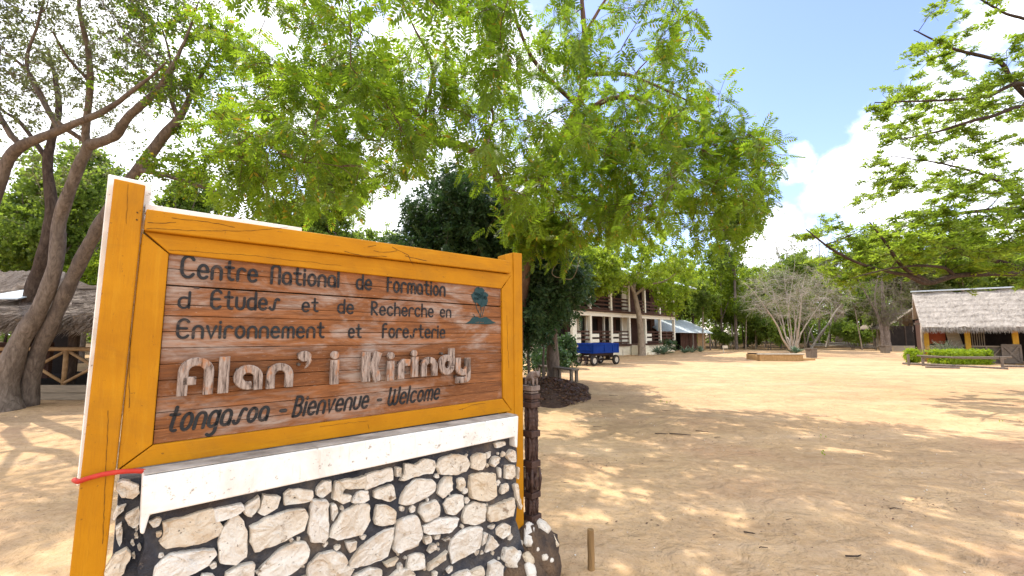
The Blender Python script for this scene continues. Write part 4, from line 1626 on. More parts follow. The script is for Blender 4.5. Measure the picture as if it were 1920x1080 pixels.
vn = thing('hanging_vine', 'bare looping vine with a withered brown cluster, hanging before the evergreen tree', 'vine', at(1040, 440, 11.0))
o0 = at(1040, 440, 11.0)
for ctl in (((1050, 425), (1062, 470), (1066, 500), (1050, 520), (1035, 512), (1045, 490)), ((1012, 430), (1006, 465), (1018, 485), (1040, 470), (1046, 445)), ((1066, 430), (1085, 480), (1075, 520), (1055, 523))):
    c = catmull([P4(x, y, 11.0 + .05 * i, 0) for i, (x, y) in enumerate(ctl)], .05)
    wv = Wood()
    wv.tube(c[:, :3] - np.array(o0), np.full(len(c), .009), 5)
    wv.build('tendril', BARK_PALE, vn)
rv = np.random.default_rng(64)
pv_ = np.array([tuple(at(1034 + rv.normal(0, 3), 468 + 14 * rv.random(), 11.0) - o0) for k in range(26)])
quads_mesh('withered_cluster', place(t_sprig(6, .3), pv_, rv.normal(0, .3, (26, 3)) - (0, 0, 1), rv.normal(0, 1, (26, 3)), rv.uniform(.1, .18, 26)), leaf_mat('withered_leaf', (.12, .045, .02), (.22, .085, .035), (.2, .08, .03), .3), vn)


# ---- trees of the wood: a few kinds grown once, then copied
def generic(name, label, h, trunk_h, cr, n, seed, wood, leafm, tmpl, leaf, stems=1, lean=.04, r=.12, group=None, twigs=5, per_twig=4, flat=0., cat='tree', droop=.2, roughness=.18):
    rg = np.random.default_rng(seed)
    limbs = []
    for s in range(stems):
        a = rg.uniform(0, 2 * pi)
        sp_ = (0 if stems == 1 else .22) * h
        tx, ty = cos(a) * (lean * h + sp_), sin(a) * (lean * h + sp_)
        b = (.12 * cos(a) * (stems > 1), .12 * sin(a) * (stems > 1))
        limbs.append([(b[0], b[1], -.1, r), (tx * .25, ty * .25, trunk_h * .5, r * .8), (tx * .5, ty * .5, trunk_h, r * .66), (tx * .85, ty * .85, (trunk_h + h) / 2, r * .38), (tx, ty, h * .93, r * .1)])
        for k in range(3):
            b2 = rg.uniform(0, 2 * pi)
            z0 = trunk_h * rg.uniform(.8, 1.2)
            limbs.append([(tx * .5, ty * .5, z0, r * .42), (tx * .5 + cos(b2) * cr * .4, ty * .5 + sin(b2) * cr * .4, z0 + (h - z0) * .45, r * .24), (tx * .5 + cos(b2) * cr * .75, ty * .5 + sin(b2) * cr * .75, z0 + (h - z0) * .7, r * .08)])
    cz = (trunk_h * .85 + h) / 2
    tgt = []
    for k in range(5):                            # crown as several uneven clumps
        c = (rg.uniform(-.5, .5) * cr, rg.uniform(-.5, .5) * cr, cz + rg.uniform(-.3, .35) * (h - trunk_h))
        tgt += cloud_targets(n // 5, c, (cr * rg.uniform(.5, .75), cr * rg.uniform(.5, .75), (h - trunk_h) * rg.uniform(.22, .36)), seed * 7 + k, None, (), .1, .25)
    return grow_tree(name, label, cat, (0, 0, 0), limbs, tgt, wood, leafm, tmpl, seed, leaf=leaf, twigs=twigs, per_twig=per_twig, group=group, rmin=.007, flat=flat, droop=droop, roughness=roughness)


G_WOOD = 'trees of the wood round the clearing'
SPR = [t_sprig(7, .34), t_sprig(6, .4)]
kinds = {
    'slim': generic('slender_tree', 'slender forest tree with pale thin trunk and open green crown', 11, 5.5, 2.3, 110, 71, BARK_PALE, LEAF_WOOD, SPR, .42, r=.11, group=G_WOOD),
    'slim2': generic('slender_tree', 'tall slender forest tree with grey trunk and high leafy crown', 12.5, 6.5, 2.6, 120, 72, BARK_GREY, LEAF_WOOD, SPR, .42, r=.14, group=G_WOOD),
    'lime': generic('leafy_tree', 'rounded woodland tree with bright lime green foliage', 9.5, 3.4, 3.0, 150, 73, BARK_GREY, LEAF_LIME, SPR, .42, r=.14, group=G_WOOD),
    'olive': generic('leafy_tree', 'woodland tree with dull olive foliage and many thin boughs', 10.5, 3.6, 3.0, 150, 74, BARK_BROWN, LEAF_OLIVE, SPR, .38, stems=2, r=.11, group=G_WOOD),
    'deep': generic('leafy_tree', 'woodland tree with deep green heavy foliage', 9.5, 2.6, 3.0, 170, 75, BARK_DARK, LEAF_WOOD, SPR, .46, r=.15, group=G_WOOD),
    'bush': generic('understorey_shrub', 'low leafy shrub at the edge of the wood', 3.2, .7, 1.6, 80, 76, BARK_BROWN, LEAF_WOOD, SPR, .34, stems=3, r=.035, group='shrubs at the edge of the wood', cat='shrub'),
    'dry': generic('bare_tree', 'almost leafless grey woodland tree with a haze of twigs', 8.5, 2.6, 2.9, 150, 77, BARK_DRY, LEAF_OLIVE, SPR, .16, stems=3, r=.07, group=G_WOOD, per_twig=1, roughness=.28),
}
kinds['sapling'] = generic('sapling', 'thin pale sapling at the edge of the wood', 5.5, 3.2, .9, 30, 78, BARK_PALE, LEAF_WOOD, SPR, .30, r=.05, group='saplings at the edge of the wood', lean=.10)
used = set()


def wood_tree(kind, loc, s=1.0, rz=None, label=None, group=None):
    rz = random.uniform(0, 6.28) if rz is None else rz
    if kind not in used:
        used.add(kind)
        o = kinds[kind]
        o.location, o.rotation_euler, o.scale = loc, (0, 0, rz), (s,) * 3
        if label:
            o['label'] = label
        return o
    return copy_thing(kinds[kind], loc, rz, s, label, group)


random.seed(9)
rw = random.Random(17)
# the wood: bands of trees from the far right round to the left
cells = []
for Y0 in (43, 47, 52, 58, 65):
    x = -1.32 * Y0
    while x < 1.32 * Y0:
        cells.append((x + rw.uniform(-.8, .8), Y0 + rw.uniform(-1.8, 1.8)))
        x += rw.uniform(3.4, 5.2) * (1 + (Y0 - 43) * .018)
mixk = ['slim', 'slim2', 'olive', 'deep', 'lime', 'slim', 'olive', 'lime', 'slim2', 'dry']
for k, (x, y) in enumerate(cells):
    if y < 46.5 and 13 < x < 21:
        continue                       # the shed stands here
    if x < -10 and y > 55:
        continue                       # hidden by the nearer wood on the left
    if abs(960 + F * x / y - 1578) < 24 and y < 60:
        continue                       # keeps the thick trunk in view
    kd = mixk[rw.randrange(len(mixk))]
    s = rw.uniform(.88, 1.2)
    if 24 < x < 36 and y < 50:
        s *= .85
    wood_tree(kd, (x, y, 0), s)
for k in range(46):
    x = rw.uniform(-30, 60)
    y = 42.5 + rw.uniform(-1, 7)
    if 12 < x < 21 and y < 46:
        continue
    wood_tree('bush', (x, y, 0), rw.uniform(.5, 1.1))
for k in range(70):
    x = rw.uniform(-14, 58)
    y = 42 + rw.uniform(-1, 5)
    if 12 < x < 21 and y < 46 or abs(960 + F * x / y - 1578) < 16:
        continue
    wood_tree('sapling', (x, y, 0), rw.uniform(.7, 1.3))
for (px, Y, s) in ((1535, 56, 2.0), (1618, 58, 1.95), (1640, 62, 1.9), (1480, 58, 1.6)):
    p = at(px, 640, Y)
    wood_tree('dry', (p.x, Y, 0), s)
# nearer wood behind the sign and the pavilion
for (px, Y, kd, s) in ((-60, 23, 'slim', .85), (20, 26, 'slim', .9), (75, 21, 'slim', .7), (130, 27, 'lime', .8), (175, 28, 'slim2', .8), (215, 20, 'lime', .62), (260, 25, 'lime', .7),
                       (310, 30, 'slim', .8), (350, 22, 'lime', .6), (400, 33, 'slim', .8), (440, 26, 'lime', .62), (500, 30, 'slim2', .85), (545, 36, 'lime', .8), (585, 24, 'slim', .95), (610, 23, 'slim2', .9),
                       (665, 32, 'olive', .75), (720, 28, 'slim', .7), (770, 36, 'deep', .8), (850, 30, 'deep', .8), (930, 34, 'deep', .9), (1020, 27, 'deep', .75), (1090, 46, 'lime', 1.0), (150, 24, 'slim2', .95), (95, 20, 'slim', .95), (330, 27, 'slim2', .95), (-200, 18, 'slim2', .8), (-330, 16, 'olive', .9)):
    p = at(px, 700, Y)
    wood_tree(kd, (p.x, Y, 0), s)

for k in range(34):
    x, y = -rw.uniform(26, 58), rw.uniform(6, 44)
    wood_tree(mixk[rw.randrange(len(mixk))], (x, y, 0), rw.uniform(.85, 1.1))
# far wood behind everything: a mass of leaves nobody could count
rgf = np.random.default_rng(91)
nf = 26000
x = rgf.uniform(-95, 110, nf)
y = rgf.uniform(70, 82, nf)
top = 7.5 + 2.2 * np.sin(x * .21) + 1.2 * np.sin(x * .57 + 1) + .7 * np.sin(x * 1.3)
z = rgf.uniform(0, 1, nf) ** .8 * top
V = place(t_sprig(6, .4), np.stack([x, y, z], -1), rgf.normal(0, 1, (nf, 3)), rgf.normal(0, .3, (nf, 3)) + (0, 0, 1), rgf.uniform(.6, 1.1, nf))
fw = quads_mesh('far_wood', V, LEAF_WOOD)
tag(fw, 'mass of green foliage closing the view behind the woodland trees', 'foliage', kind='stuff')

# ------------------------------------------------------------------ materials of the buildings and small things
CREAM = noisy('cream_render', (.70, .63, .47), (.80, .74, .60), 3, .85, .25, .01)
CREAM2 = noisy('pale_post', (.74, .70, .58), (.82, .78, .68), 6, .8, .2, .005)
BROWNWOOD = noisy('dark_brown_boards', (.045, .020, .014), (.10, .048, .032), 7, .75, .3, .006, (1, 1, 5))
DARKROOM = noisy('interior_shade', (.012, .009, .008), (.028, .020, .016), 4, .9, .1)  # near-black colour carries the shade inside rooms and huts
TIN = noisy('tin_roof', (.42, .50, .55), (.58, .64, .68), 2.5, .4, .15, .01, (1, 1, 1), .5)
GREYWOOD = noisy('grey_wood', (.11, .09, .07), (.22, .18, .145), 9, .85, .5, .008, (1, 1, 4))
TANWOOD = noisy('tan_pole', (.26, .16, .075), (.42, .27, .14), 8, .75, .4, .006)
PLANKWOOD = noisy('pale_plank', (.20, .16, .115), (.32, .26, .19), 8, .85, .4, .006, (.4, .4, 4))
YELLOWPOST = noisy('yellow_post', (.45, .24, .02), (.58, .33, .04), 6, .7, .2, .004)
REDBOARD = noisy('red_board', (.24, .045, .015), (.32, .07, .025), 5, .7, .2)
ROOMDARK = DARKROOM
CONC = noisy('ochre_brick', (.32, .19, .075), (.46, .29, .13), 9, .9, .5, .012)
CONCTOP = noisy('cement_top', (.34, .29, .22), (.48, .42, .33), 9, .9, .4, .01)
BLUE = noisy('blue_enamel', (.0008, .020, .145), (.0015, .032, .22), 4, .6, .12, .004, spec=.12)
RUBBER = noisy('tyre_rubber', (.02, .018, .016), (.05, .042, .035), 14, .85, .3, .005)
RIMW = noisy('pale_rim', (.42, .37, .30), (.56, .51, .43), 12, .6, .2, .004)
IRON = noisy('rusty_iron', (.025, .018, .016), (.075, .045, .035), 12, .7, .3, .006)
CARVED = noisy('carved_dark_wood', (.030, .016, .013), (.085, .045, .034), 22, .6, .5, .006, spec=.35)
CARVEDGREY = noisy('weathered_carving', (.10, .075, .065), (.24, .19, .165), 26, .8, .5, .006)
HEDGE = leaf_mat('hedge_leaf', (.13, .21, .010), (.25, .34, .02), (.55, .70, .03), .4, 3)
GREYSHRUB = leaf_mat('grey_green_leaf', (.10, .13, .07), (.19, .22, .12), (.20, .24, .11), .3, 3)
AGAVE = leaf_mat('agave_blade', (.10, .16, .10), (.22, .31, .20), (.12, .18, .10), .12, 3)
LITTER = leaf_mat('dead_leaf', (.055, .026, .016), (.15, .075, .04), (.12, .05, .02), .15, 3)


def thatch_mat(name, a, b, c_):
    m = Mat(name, .95, .1)
    v = m.coord((1.2, 7, 7))
    n = m.noise(6, 7, .7, v, .6)
    c = m.ramp(n, (.28, a), (.5, b), (.75, c_))
    c = m.mix(m.ramp(m.noise(2.5, 5, .65, m.coord((1, 4, 4))), (.56, 0), (.72, .6)), c, a)
    m.color(c)
    m.bump(n, .9, .06)
    return m.m


THATCH = thatch_mat('silver_thatch', (.20, .17, .145), (.43, .385, .34), (.57, .52, .46))
THATCH2 = thatch_mat('brown_thatch', (.10, .08, .065), (.30, .245, .20), (.46, .39, .33))


def straws(V_, n, p_fn, length, width, down, rng):
    """straw ends hanging from an eave -> quads"""
    q = []
    for k in range(n):
        p = Vector(p_fn(rng.random(), rng.random()))
        d = Vector(down) + Vector((rng.uniform(-.35, .35), rng.uniform(-.35, .35), rng.uniform(-.2, .15)))
        d = d.normalized() * length * rng.uniform(.5, 1.15)
        s = Vector((rng.uniform(-1, 1), rng.uniform(-1, 1), rng.uniform(-.2, .2))).normalized() * width
        q += [p - s, p + s, p + d + s * .3, p + d - s * .3]
    V_.extend(q)


# ------------------------------------------------------------------ two-storey gallery building
LX = at(1109, 645, 29.5)
L2 = at(1266, 640, 39.5)
le = Vector((L2.x - LX.x, L2.y - LX.y, 0))
L_LEN = le.length
L_RZ = math.atan2(le.y, le.x)
lodge = thing('gallery_building', 'two storey cream building with dark railed galleries, behind the blue trailer', 'building', (LX.x, LX.y, 0), L_RZ)
# local X along the front, local Y to the back
POSTS = [-1.9, 0.0, 2.74, 5.4, 8.05, 10.8, L_LEN]
PL, F2, TOP = .80, 3.10, 5.75
mb = MB()
mb.box((-2.0, .05, -.1), (L_LEN + .1, 9.0, PL - .14))
mb.build('plinth', CREAM, lodge)
mb = MB()
mb.box((-2.05, -.06, PL - .14), (L_LEN + .15, 8.9, PL))
mb.build('gallery_floor', BROWNWOOD, lodge)
mb = MB()
mb.box((-2.05, -.02, F2 - .32), (L_LEN + .12, .18, F2 - .02))
mb.build('edge_beam', CREAM2, lodge)
mb = MB()
mb.box((-2.1, -.28, F2), (L_LEN + .2, 8.9, F2 + .12))
mb.build('upper_floor', BROWNWOOD, lodge)
for x in POSTS:
    w = .11 if x > -1 else .22
    mb = MB()
    mb.box((x - w, -.005, PL), (x + w, .2, F2 - .32))
    mb.build('gallery_post', CREAM2, lodge, bevel=.01)
    mb = MB()
    mb.box((x - .10, -.005, F2 + .12), (x + .10, .2, TOP))
    mb.build('gallery_post', CREAM2, lodge, bevel=.01)


def rails(x0, x1, z0, blocks):
    mb = MB()
    for k, z in enumerate((.12, .40, .68, .92)):
        mb.box((x0, .07, z0 + z - .06), (x1, .12, z0 + z + .055))
    mb.build('railing', BROWNWOOD, lodge)
    if blocks:
        for z in (.26, .62):
            mb = MB()
            mb.box((x0 + .05, .03, z0 + z - .08), (x0 + (x1 - x0) * .37, .15, z0 + z + .15))
            mb.build('cream_panel', CREAM2, lodge, bevel=.01)


for i in range(len(POSTS) - 1):
    if i != 3:
        rails(POSTS[i] + .11, POSTS[i + 1] - .11, PL, i in (0, 1, 2, 4))
    rails(POSTS[i] + .10, POSTS[i + 1] - .10, F2 + .12, False)
# back wall of the galleries with door openings; gallery shade put into dark colours
for z0, z1 in ((PL, F2 - .02), (F2 + .12, TOP)):
    xs = [-2.0, -1.5, -.35, .2, .9, 1.6, 2.5, 3.2, 3.9, 4.9, 5.9, 6.6, 7.7, 8.6, 9.0, 10.3, 11.2, 11.7, 12.9, L_LEN + .05]
    for i in range(len(xs) - 1):
        mb = MB()
        if i % 2 == 0:
            mb.box((xs[i], 1.9, z0), (xs[i + 1], 2.05, z1))
            mb.build('wall_pier', CREAM if i in (4, 12) else BROWNWOOD, lodge)
        else:
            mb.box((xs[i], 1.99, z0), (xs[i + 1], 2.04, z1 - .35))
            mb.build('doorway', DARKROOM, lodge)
            mb = MB()
            mb.box((xs[i], 1.93, z1 - .35), (xs[i + 1], 2.03, z1))
            mb.build('lintel', BROWNWOOD, lodge)
for x in (.95, 3.3, 5.95):
    mb = MB()
    mb.box((x, 1.0, PL), (x + .14, 1.14, F2))
    mb.build('inner_post', CREAM2, lodge)
mb = MB()
mb.box((6.0, 1.2, PL), (7.7, 1.32, PL + .95))
mb.build('half_wall', CREAM2, lodge)
for x in (-2.0, L_LEN):
    mb = MB()
    mb.box((x, 2.05, PL), (x + .12, 8.8, TOP))
    mb.build('end_wall', CREAM, lodge)
mb = MB()
for k in range(4):
    mb.box((5.75, -.3 * (4 - k) - .05, -.05), (7.75, -.3 * (3 - k) - .05, (PL - .14) * (k + 1) / 4.0 - .01 * k))
mb.build('front_steps', CREAM, lodge)
mb = MB()
mb.box((5.45, -1.15, -.05), (5.73, -.02, .70))
mb.build('step_wall', CREAM, lodge, bevel=.02)
mb = MB()
mb.prism([Vector((-2.9, -1.1, TOP - .05)), Vector((-2.9, 4.4, TOP + 2.0)), Vector((-2.9, 9.8, TOP - .05)), Vector((-2.9, 9.8, TOP + .07)), Vector((-2.9, 4.4, TOP + 2.12)), Vector((-2.9, -1.1, TOP + .07))], Vector((L_LEN + 5.6, 0, 0)))
mb.build('roof', TIN, lodge)

# ------------------------------------------------------------------ shed with tin roof at its far end
sh = thing('tin_roofed_shed', 'low brown plank shed with pale blue tin roof at the far end of the building', 'shed', (0, 0, 0))
a, b = at(1243, 655, 40.5), at(1324, 652, 42.6)
sa = Vector((a.x, a.y, 0))
sb = Vector((b.x, b.y, 0))
dv = (sb - sa).normalized()
bk = Vector((-dv.y, dv.x, 0))
n_bays = 5
for k in range(n_bays):
    p, q = sa.lerp(sb, k / n_bays), sa.lerp(sb, (k + 1) / n_bays - .012)
    if k == 1:
        continue
    mb = MB()
    for s in range(5):
        m0, m1 = p.lerp(q, s / 5 + .012), p.lerp(q, (s + 1) / 5 - .012)
        mb.beam((m0 + m1) / 2 + Vector((0, 0, .0)), (m0 + m1) / 2 + Vector((0, 0, 1.75)), (m1 - m0).length, .04, dv.cross(Vector((0, 0, 1))))
    mb.build('plank_wall', (BROWNWOOD, TANWOOD, GREYWOOD)[k % 3] if k > 3 else BROWNWOOD, sh)
for k in (0, 3, 5):
    p = sa.lerp(sb, k / n_bays) - bk * .5
    mb = MB()
    mb.tube([p, p + Vector((0, 0, 1.68))], .07, 7)
    mb.build('roof_post', BARK_BROWN, sh)
mb = MB()
mb.prism([sa + bk * 1.2, sb + bk * 1.2, sb + bk * 1.25, sa + bk * 1.25], Vector((0, 0, 2.4)))
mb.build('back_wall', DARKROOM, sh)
mb = MB()
r0_, r1_ = sa - dv * .9, sb + dv * .2
n = 60
vs, fs = [], []
for j, (off, z) in enumerate(((-.7, 1.62), (2.6, 2.9))):
    for i in range(n * 2 + 1):
        p = r0_.lerp(r1_, i / (n * 2)) + bk * off
        vs.append((p.x, p.y, z + (.035 if i % 2 else 0) + (.35 * (1 - i / (2 * n)) if j else .10 * (1 - i / (2 * n)))))
w = n * 2 + 1
fs = [(i, i + 1, w + i + 1, w + i) for i in range(n * 2)]
k0 = len(vs)
vs += [(x, y, z - .04) for x, y, z in vs]
fs += [tuple(k0 + i for i in f[::-1]) for f in fs] + [(i, k0 + i, k0 + i + 1, i + 1) for i in range(n * 2)]
mb.add(vs, fs)
mb.build('tin_roof', TIN, sh)

# ------------------------------------------------------------------ thatched huts
rt = random.Random(77)


def thatch_slab(parent, eave_a, eave_b, ridge_a, ridge_b, thick, mat, fringe, nx=70, ny=16, rag=.06, name='thatch_roof'):
    """sloping thatch with uneven face and straw ends at the eave"""
    ea, eb, ra, rb = map(Vector, (eave_a, eave_b, ridge_a, ridge_b))
    nrm = (eb - ea).cross(ra - ea).normalized()
    if nrm.z < 0:
        nrm = -nrm
    vs, fs = [], []
    for s in (0, 1):
        for j in range(ny + 1):
            t = j / ny
            for i in range(nx + 1):
                u = i / nx
                p = ea.lerp(eb, u).lerp(ra.lerp(rb, u), t)
                step = .06 * ((t * 7 + .15 * sin(u * 17)) % 1)                 # courses lying one over another
                w = rt.uniform(-rag, rag) * .35 - step + .03 * sin(u * 40 + t * 9)
                if j == 0:
                    p = p + (ea - ra).normalized() * rt.uniform(-rag, rag)
                vs.append(p + nrm * ((w if s == 0 else -thick)))
    w = nx + 1
    o = (ny + 1) * w
    for j in range(ny):
        for i in range(nx):
            a = j * w + i
            fs.append((a, a + 1, a + w + 1, a + w))
            fs.append((o + a, o + a + w, o + a + w + 1, o + a + 1))
    for i in range(nx):
        fs.append((i, o + i, o + i + 1, i + 1))
        a = ny * w + i
        fs.append((a, a + 1, o + a + 1, o + a))
    for j in range(ny):
        for i in (0, nx):
            a = j * w + i
            fs.append((a, a + w, o + a + w, o + a))
    mb = MB()
    mb.add(vs, fs)
    roof = mb.build(name, mat, parent, smooth=False)
    V_ = []
    dn = (ea - ra).normalized()
    straws(V_, fringe, lambda a, b: ea.lerp(eb, a) - nrm * thick * b - dn * .05, .26, .012, dn * .75 + Vector((0, 0, -.6)), rt)
    straws(V_, int(fringe * .9), lambda a, b: ea.lerp(eb, a).lerp(ra.lerp(rb, a), b * .97) + nrm * .012, .30, .012, dn + nrm * .05, rt)
    quads_mesh('straw_ends', np.array([tuple(p) for p in V_]), mat, roof)
    return roof


# hut on the right
HA, HB = at(1732, 660, 25.4), at(1920, 660, 23.0)
HA.z = HB.z = 0
hv = (HB - HA).normalized()
hn = Vector((hv.y, -hv.x, 0))               # towards the viewer
HL = 9.5
hut = thing('thatched_hut', 'long hut with silvery thatched roof and yellow posts at the right edge', 'hut', (0, 0, 0))


def H(u, d, z):
    """u metres along the hut's front, d metres back"""
    p = HA + hv * u - hn * d
    return Vector((p.x, p.y, z))


E0 = 1.95
thatch_slab(hut, H(-.05, -.85, E0), H(HL, -.85, E0), H(-.12, 2.1, 4.10), H(HL, 2.1, 4.10), .22, THATCH, 4200, 130, 30, .035)
thatch_slab(hut, H(-.05, 5.0, E0), H(HL, 5.0, E0), H(-.12, 2.13, 4.08), H(HL, 2.13, 4.08), .22, THATCH, 300)
mb = MB()
mb.beam(H(-.18, 2.1, 4.18), H(HL, 2.1, 4.18), .34, .07)
mb.build('ridge_cap', TIN, hut)
for u in (.16, 1.82, 3.58, 5.4, 7.2):
    mb = MB()
    mb.beam(H(u, 0, -.05), H(u, 0, E0 + .45), .22, .16, hn)
    mb.build('post', YELLOWPOST, hut, bevel=.01)
mb = MB()
mb.tube([H(.0, -.25, -.05), H(-.03, -.2, 1.0), H(.0, -.2, 2.2)], [.075, .07, .06], 8)
mb.build('pole', BARK_PALE, hut, smooth=True)
mb = MB()
mb.beam(H(-.3, .1, E0 + .2), H(HL, .1, E0 + .2), .12, .12)
mb.build('eave_beam', GREYWOOD, hut)
mb = MB()
mb.prism([H(-.1, 3.9, 0), H(HL, 3.9, 0), H(HL, 4.0, 0), H(-.1, 4.0, 0)], Vector((0, 0, 2.5)))
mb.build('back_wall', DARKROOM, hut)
mb = MB()
mb.prism([H(0, .2, 0), H(.06, .2, 0), H(.06, 3.9, 0), H(0, 3.9, 0)], Vector((0, 0, 2.4)))
mb.build('end_wall', BROWNWOOD, hut)
mb = MB()
mb.prism([H(.28, .4, 1.0), H(1.0, .4, 1.0), H(1.0, .45, 1.0), H(.28, .45, 1.0)], Vector((0, 0, 1.05)))
mb.build('red_board', REDBOARD, hut, bevel=.01)
for k in range(4):
    mb = MB()
    mb.beam(H(1.0 + k * .13, .25, E0 + .1), H(1.2 + k * .14, .15, .75), .13, .03, hn)
    mb.build('leaning_plank', PLANKWOOD, hut)
for k in range(7):
    mb = MB()
    mb.tube([H(1.98 + k * .09, .5, .85), H(1.96 + k * .095, .5, E0 + .3)], .022, 6)
    mb.build('cane', PLANKWOOD, hut)
# low walls of the front with crossed poles
for (u0_, u1_) in ((.30, 1.70), (1.95, 3.05)):
    mb = MB()
    mb.prism([H(u0_, .12, -.05), H(u1_, .12, -.05), H(u1_, .16, -.05), H(u0_, .16, -.05)], Vector((0, 0, .93)))
    mb.build('reed_screen', GREYWOOD, hut)
    mb = MB()
    mb.beam(H(u0_, .06, .90), H(u1_, .06, .90), .06, .07)
    um = (u0_ + u1_) / 2
    for x0_, x1_ in ((u0_, um), (um, u1_)):
        mb.beam(H(x0_, .06, .08), H(x1_, .06, .82), .05, .05, hn)
        mb.beam(H(x0_, .045, .82), H(x1_, .045, .08), .05, .05, hn)
    mb.beam(H(um, .03, 0), H(um, .03, .9), .06, .06, hn)
    mb.build('cross_braces', PLANKWOOD, hut)
mb = MB()
mb.box((0, 0, 0), (.72, .045, 1.0))
M_ = Matrix((hv, -hn, Vector((0, 0, 1)))).transposed().to_4x4()
M_.translation = H(3.02, -.12, .02)
for i in range(len(mb.v)):
    mb.v[i] = tuple(M_ @ Vector(mb.v[i]))
dr = mb.build('half_door', GREYWOOD, hut)
mb = MB()
for a_, b_ in (((.03, .05), (.69, .05)), ((.03, .97), (.69, .97)), ((.04, .08), (.04, .94)), ((.68, .08), (.68, .94)), ((.08, .1), (.64, .92)), ((.08, .92), (.64, .1))):
    o_ = -.02 - .004 * len(mb.v) / 8
    mb.beam(M_ @ Vector((a_[0], o_, a_[1])), M_ @ Vector((b_[0], o_, b_[1])), .08, .03, hn)
mb.build('door_frame', GREYWOOD, dr)
mb = MB()
mb.prism([H(2.1, .0, .42), H(2.75, .0, .42), H(2.75, .03, .42), H(2.1, .03, .42)], Vector((0, 0, .34)))
mb.build('green_panel', noisy('faded_green', (.08, .12, .03), (.13, .18, .05), 6), hut)
mb = MB()
mb.box((0, 0, 0), (1.6, .35, .42))
for i in range(len(mb.v)):
    mb.v[i] = tuple(M_ @ (Vector(mb.v[i]) + Vector((.9, -.5, -.02))))
tag(mb.build('bench', GREYWOOD, None, bevel=.02), 'low grey bench by the half door of the thatched hut', 'bench')

# hut far behind, with a pale roof edge
fh = thing('forest_hut', 'small dark hut with pale slanting roof edge among the trees left of the thatched hut', 'hut', (0, 0, 0))
c = at(1690, 640, 41)
for nm, vs_, mt in (('roof', [(-1.6, 0, 1.95), (1.2, 0, 3.75), (1.2, 3.0, 3.75), (-1.6, 3.0, 1.95)], THATCH2), ('roof', [(1.2, 0, 3.75), (3.6, 0, 2.0), (3.6, 3.0, 2.0), (1.2, 3.0, 3.75)], THATCH2)):
    mb = MB()
    mb.prism([Vector((c.x + x, c.y + y, z)) for x, y, z in vs_], Vector((0, 0, .12)))
    mb.build(nm, mt, fh)
mb = MB()
mb.beam((c.x - 1.7, c.y - .06, 2.0), (c.x + 1.25, c.y - .06, 3.92), .08, .14)
mb.build('barge_board', RIMW, fh)
mb = MB()
mb.box((c.x - 1.0, c.y + .6, 0), (c.x + 3.0, c.y + .7, 2.3))
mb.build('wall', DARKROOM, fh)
mb = MB()
mb.box((c.x - 1.3, c.y - .6, -.05), (c.x + 3.2, c.y + .58, .45))
mb.build('step', PLANKWOOD, fh)
for x in (-1.0, .6, 2.8):
    mb = MB()
    mb.tube([(c.x + x, c.y + .2, .4), (c.x + x, c.y + .2, 2.3)], .07, 7)
    mb.build('post', BARK_DARK, fh)

# pavilion on the left
pv = thing('thatched_pavilion', 'open pavilion with shaggy brown thatch and crossed pole railing, behind the leaning trees', 'pavilion', (0, 0, 0))
PY = 10.7
pa = at(120.5, 690, PY)
BW = (54 * 2 / F) * PY * 1.0
z_at = lambda py: at(120, py, PY).z
z_rail, z_base, z_b0 = z_at(655), z_at(722), z_at(751)
X0, X1 = pa.x - 3.5 * BW, pa.x + 1.5 * BW
for k, (zl, zh) in enumerate(((z_b0 + .02, (z_b0 + z_base) / 2 - .006), ((z_b0 + z_base) / 2 + .004, z_base))):
    mb = MB()
    mb.box((X0, PY - .04 - .012 * k, max(.0, zl)), (X1, PY + .06, zh))
    mb.build('base_plank', PLANKWOOD, pv, bevel=.006)
mb = MB()
mb.box((X0, PY + .065, .05), (X1, PY + 4.5, z_base - .06))
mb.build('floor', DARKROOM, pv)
rail = MB()
rail.tube([(X0, PY, z_rail), ((X0 + X1) / 2, PY - .01, z_rail + .012), (X1, PY, z_rail)], .05, 8)
rail.build('top_rail', TANWOOD, pv, smooth=True)
k = 0
x = pa.x + BW
while x > X0:
    mb = MB()
    mb.tube([(x, PY + .02, z_base), (x, PY + .01, z_rail - .03)], .048, 8)
    mb.build('rail_post', TANWOOD, pv, smooth=True)
    mid = x - BW / 2
    zm = (z_rail + z_base) / 2
    for (ax_, az, bx_, bz) in ((x - .04, z_rail - .06, x - BW + .04, z_base + .05), (x - BW + .04, z_rail - .06, x - .04, z_base + .05)):
        mb = MB()
        yo = PY + .0 + (.045 if az > bz and ax_ < bx_ else -.005)
        mb.tube([(ax_, yo, az), (bx_, yo, bz)], .036, 7)
        mb.build('cross_pole', TANWOOD, pv, smooth=True)
    x -= BW
ze0, ze1 = z_at(601), z_at(556)
thatch_slab(pv, (X0 - .6, PY - .75, ze0 + .12), (X1 + .8, PY - .75, ze0 + .12), (X0 + .8, PY + 2.6, 2.95), (X1 - .3, PY + 2.6, 2.95), .34, THATCH2, 5200, 110, 16, .12)
thatch_slab(pv, (X0 - .6, PY + 6.0, ze0 + .1), (X1 + .8, PY + 6.0, ze0 + .1), (X0 + .8, PY + 2.65, 2.93), (X1 - .3, PY + 2.65, 2.93), .30, THATCH2, 200, 40, 8, .10)
mb = MB()
mb.beam((X0 + .8, PY + 2.6, 2.99), (X1 - .3, PY + 2.6, 2.99), .4, .10)
mb.build('ridge', THATCH2, pv)
for xq in (at(140, 640, PY + .3).x, at(40, 640, PY + .3).x, X0 + .3, X1 - .1):
    mb = MB()
    mb.tube([(xq, PY + .28, .3), (xq, PY + .28, ze0 + .45)], .11 if xq < X1 - .3 else .08, 9)
    mb.build('roof_post', BARK_DARK, pv, smooth=True)
mb = MB()
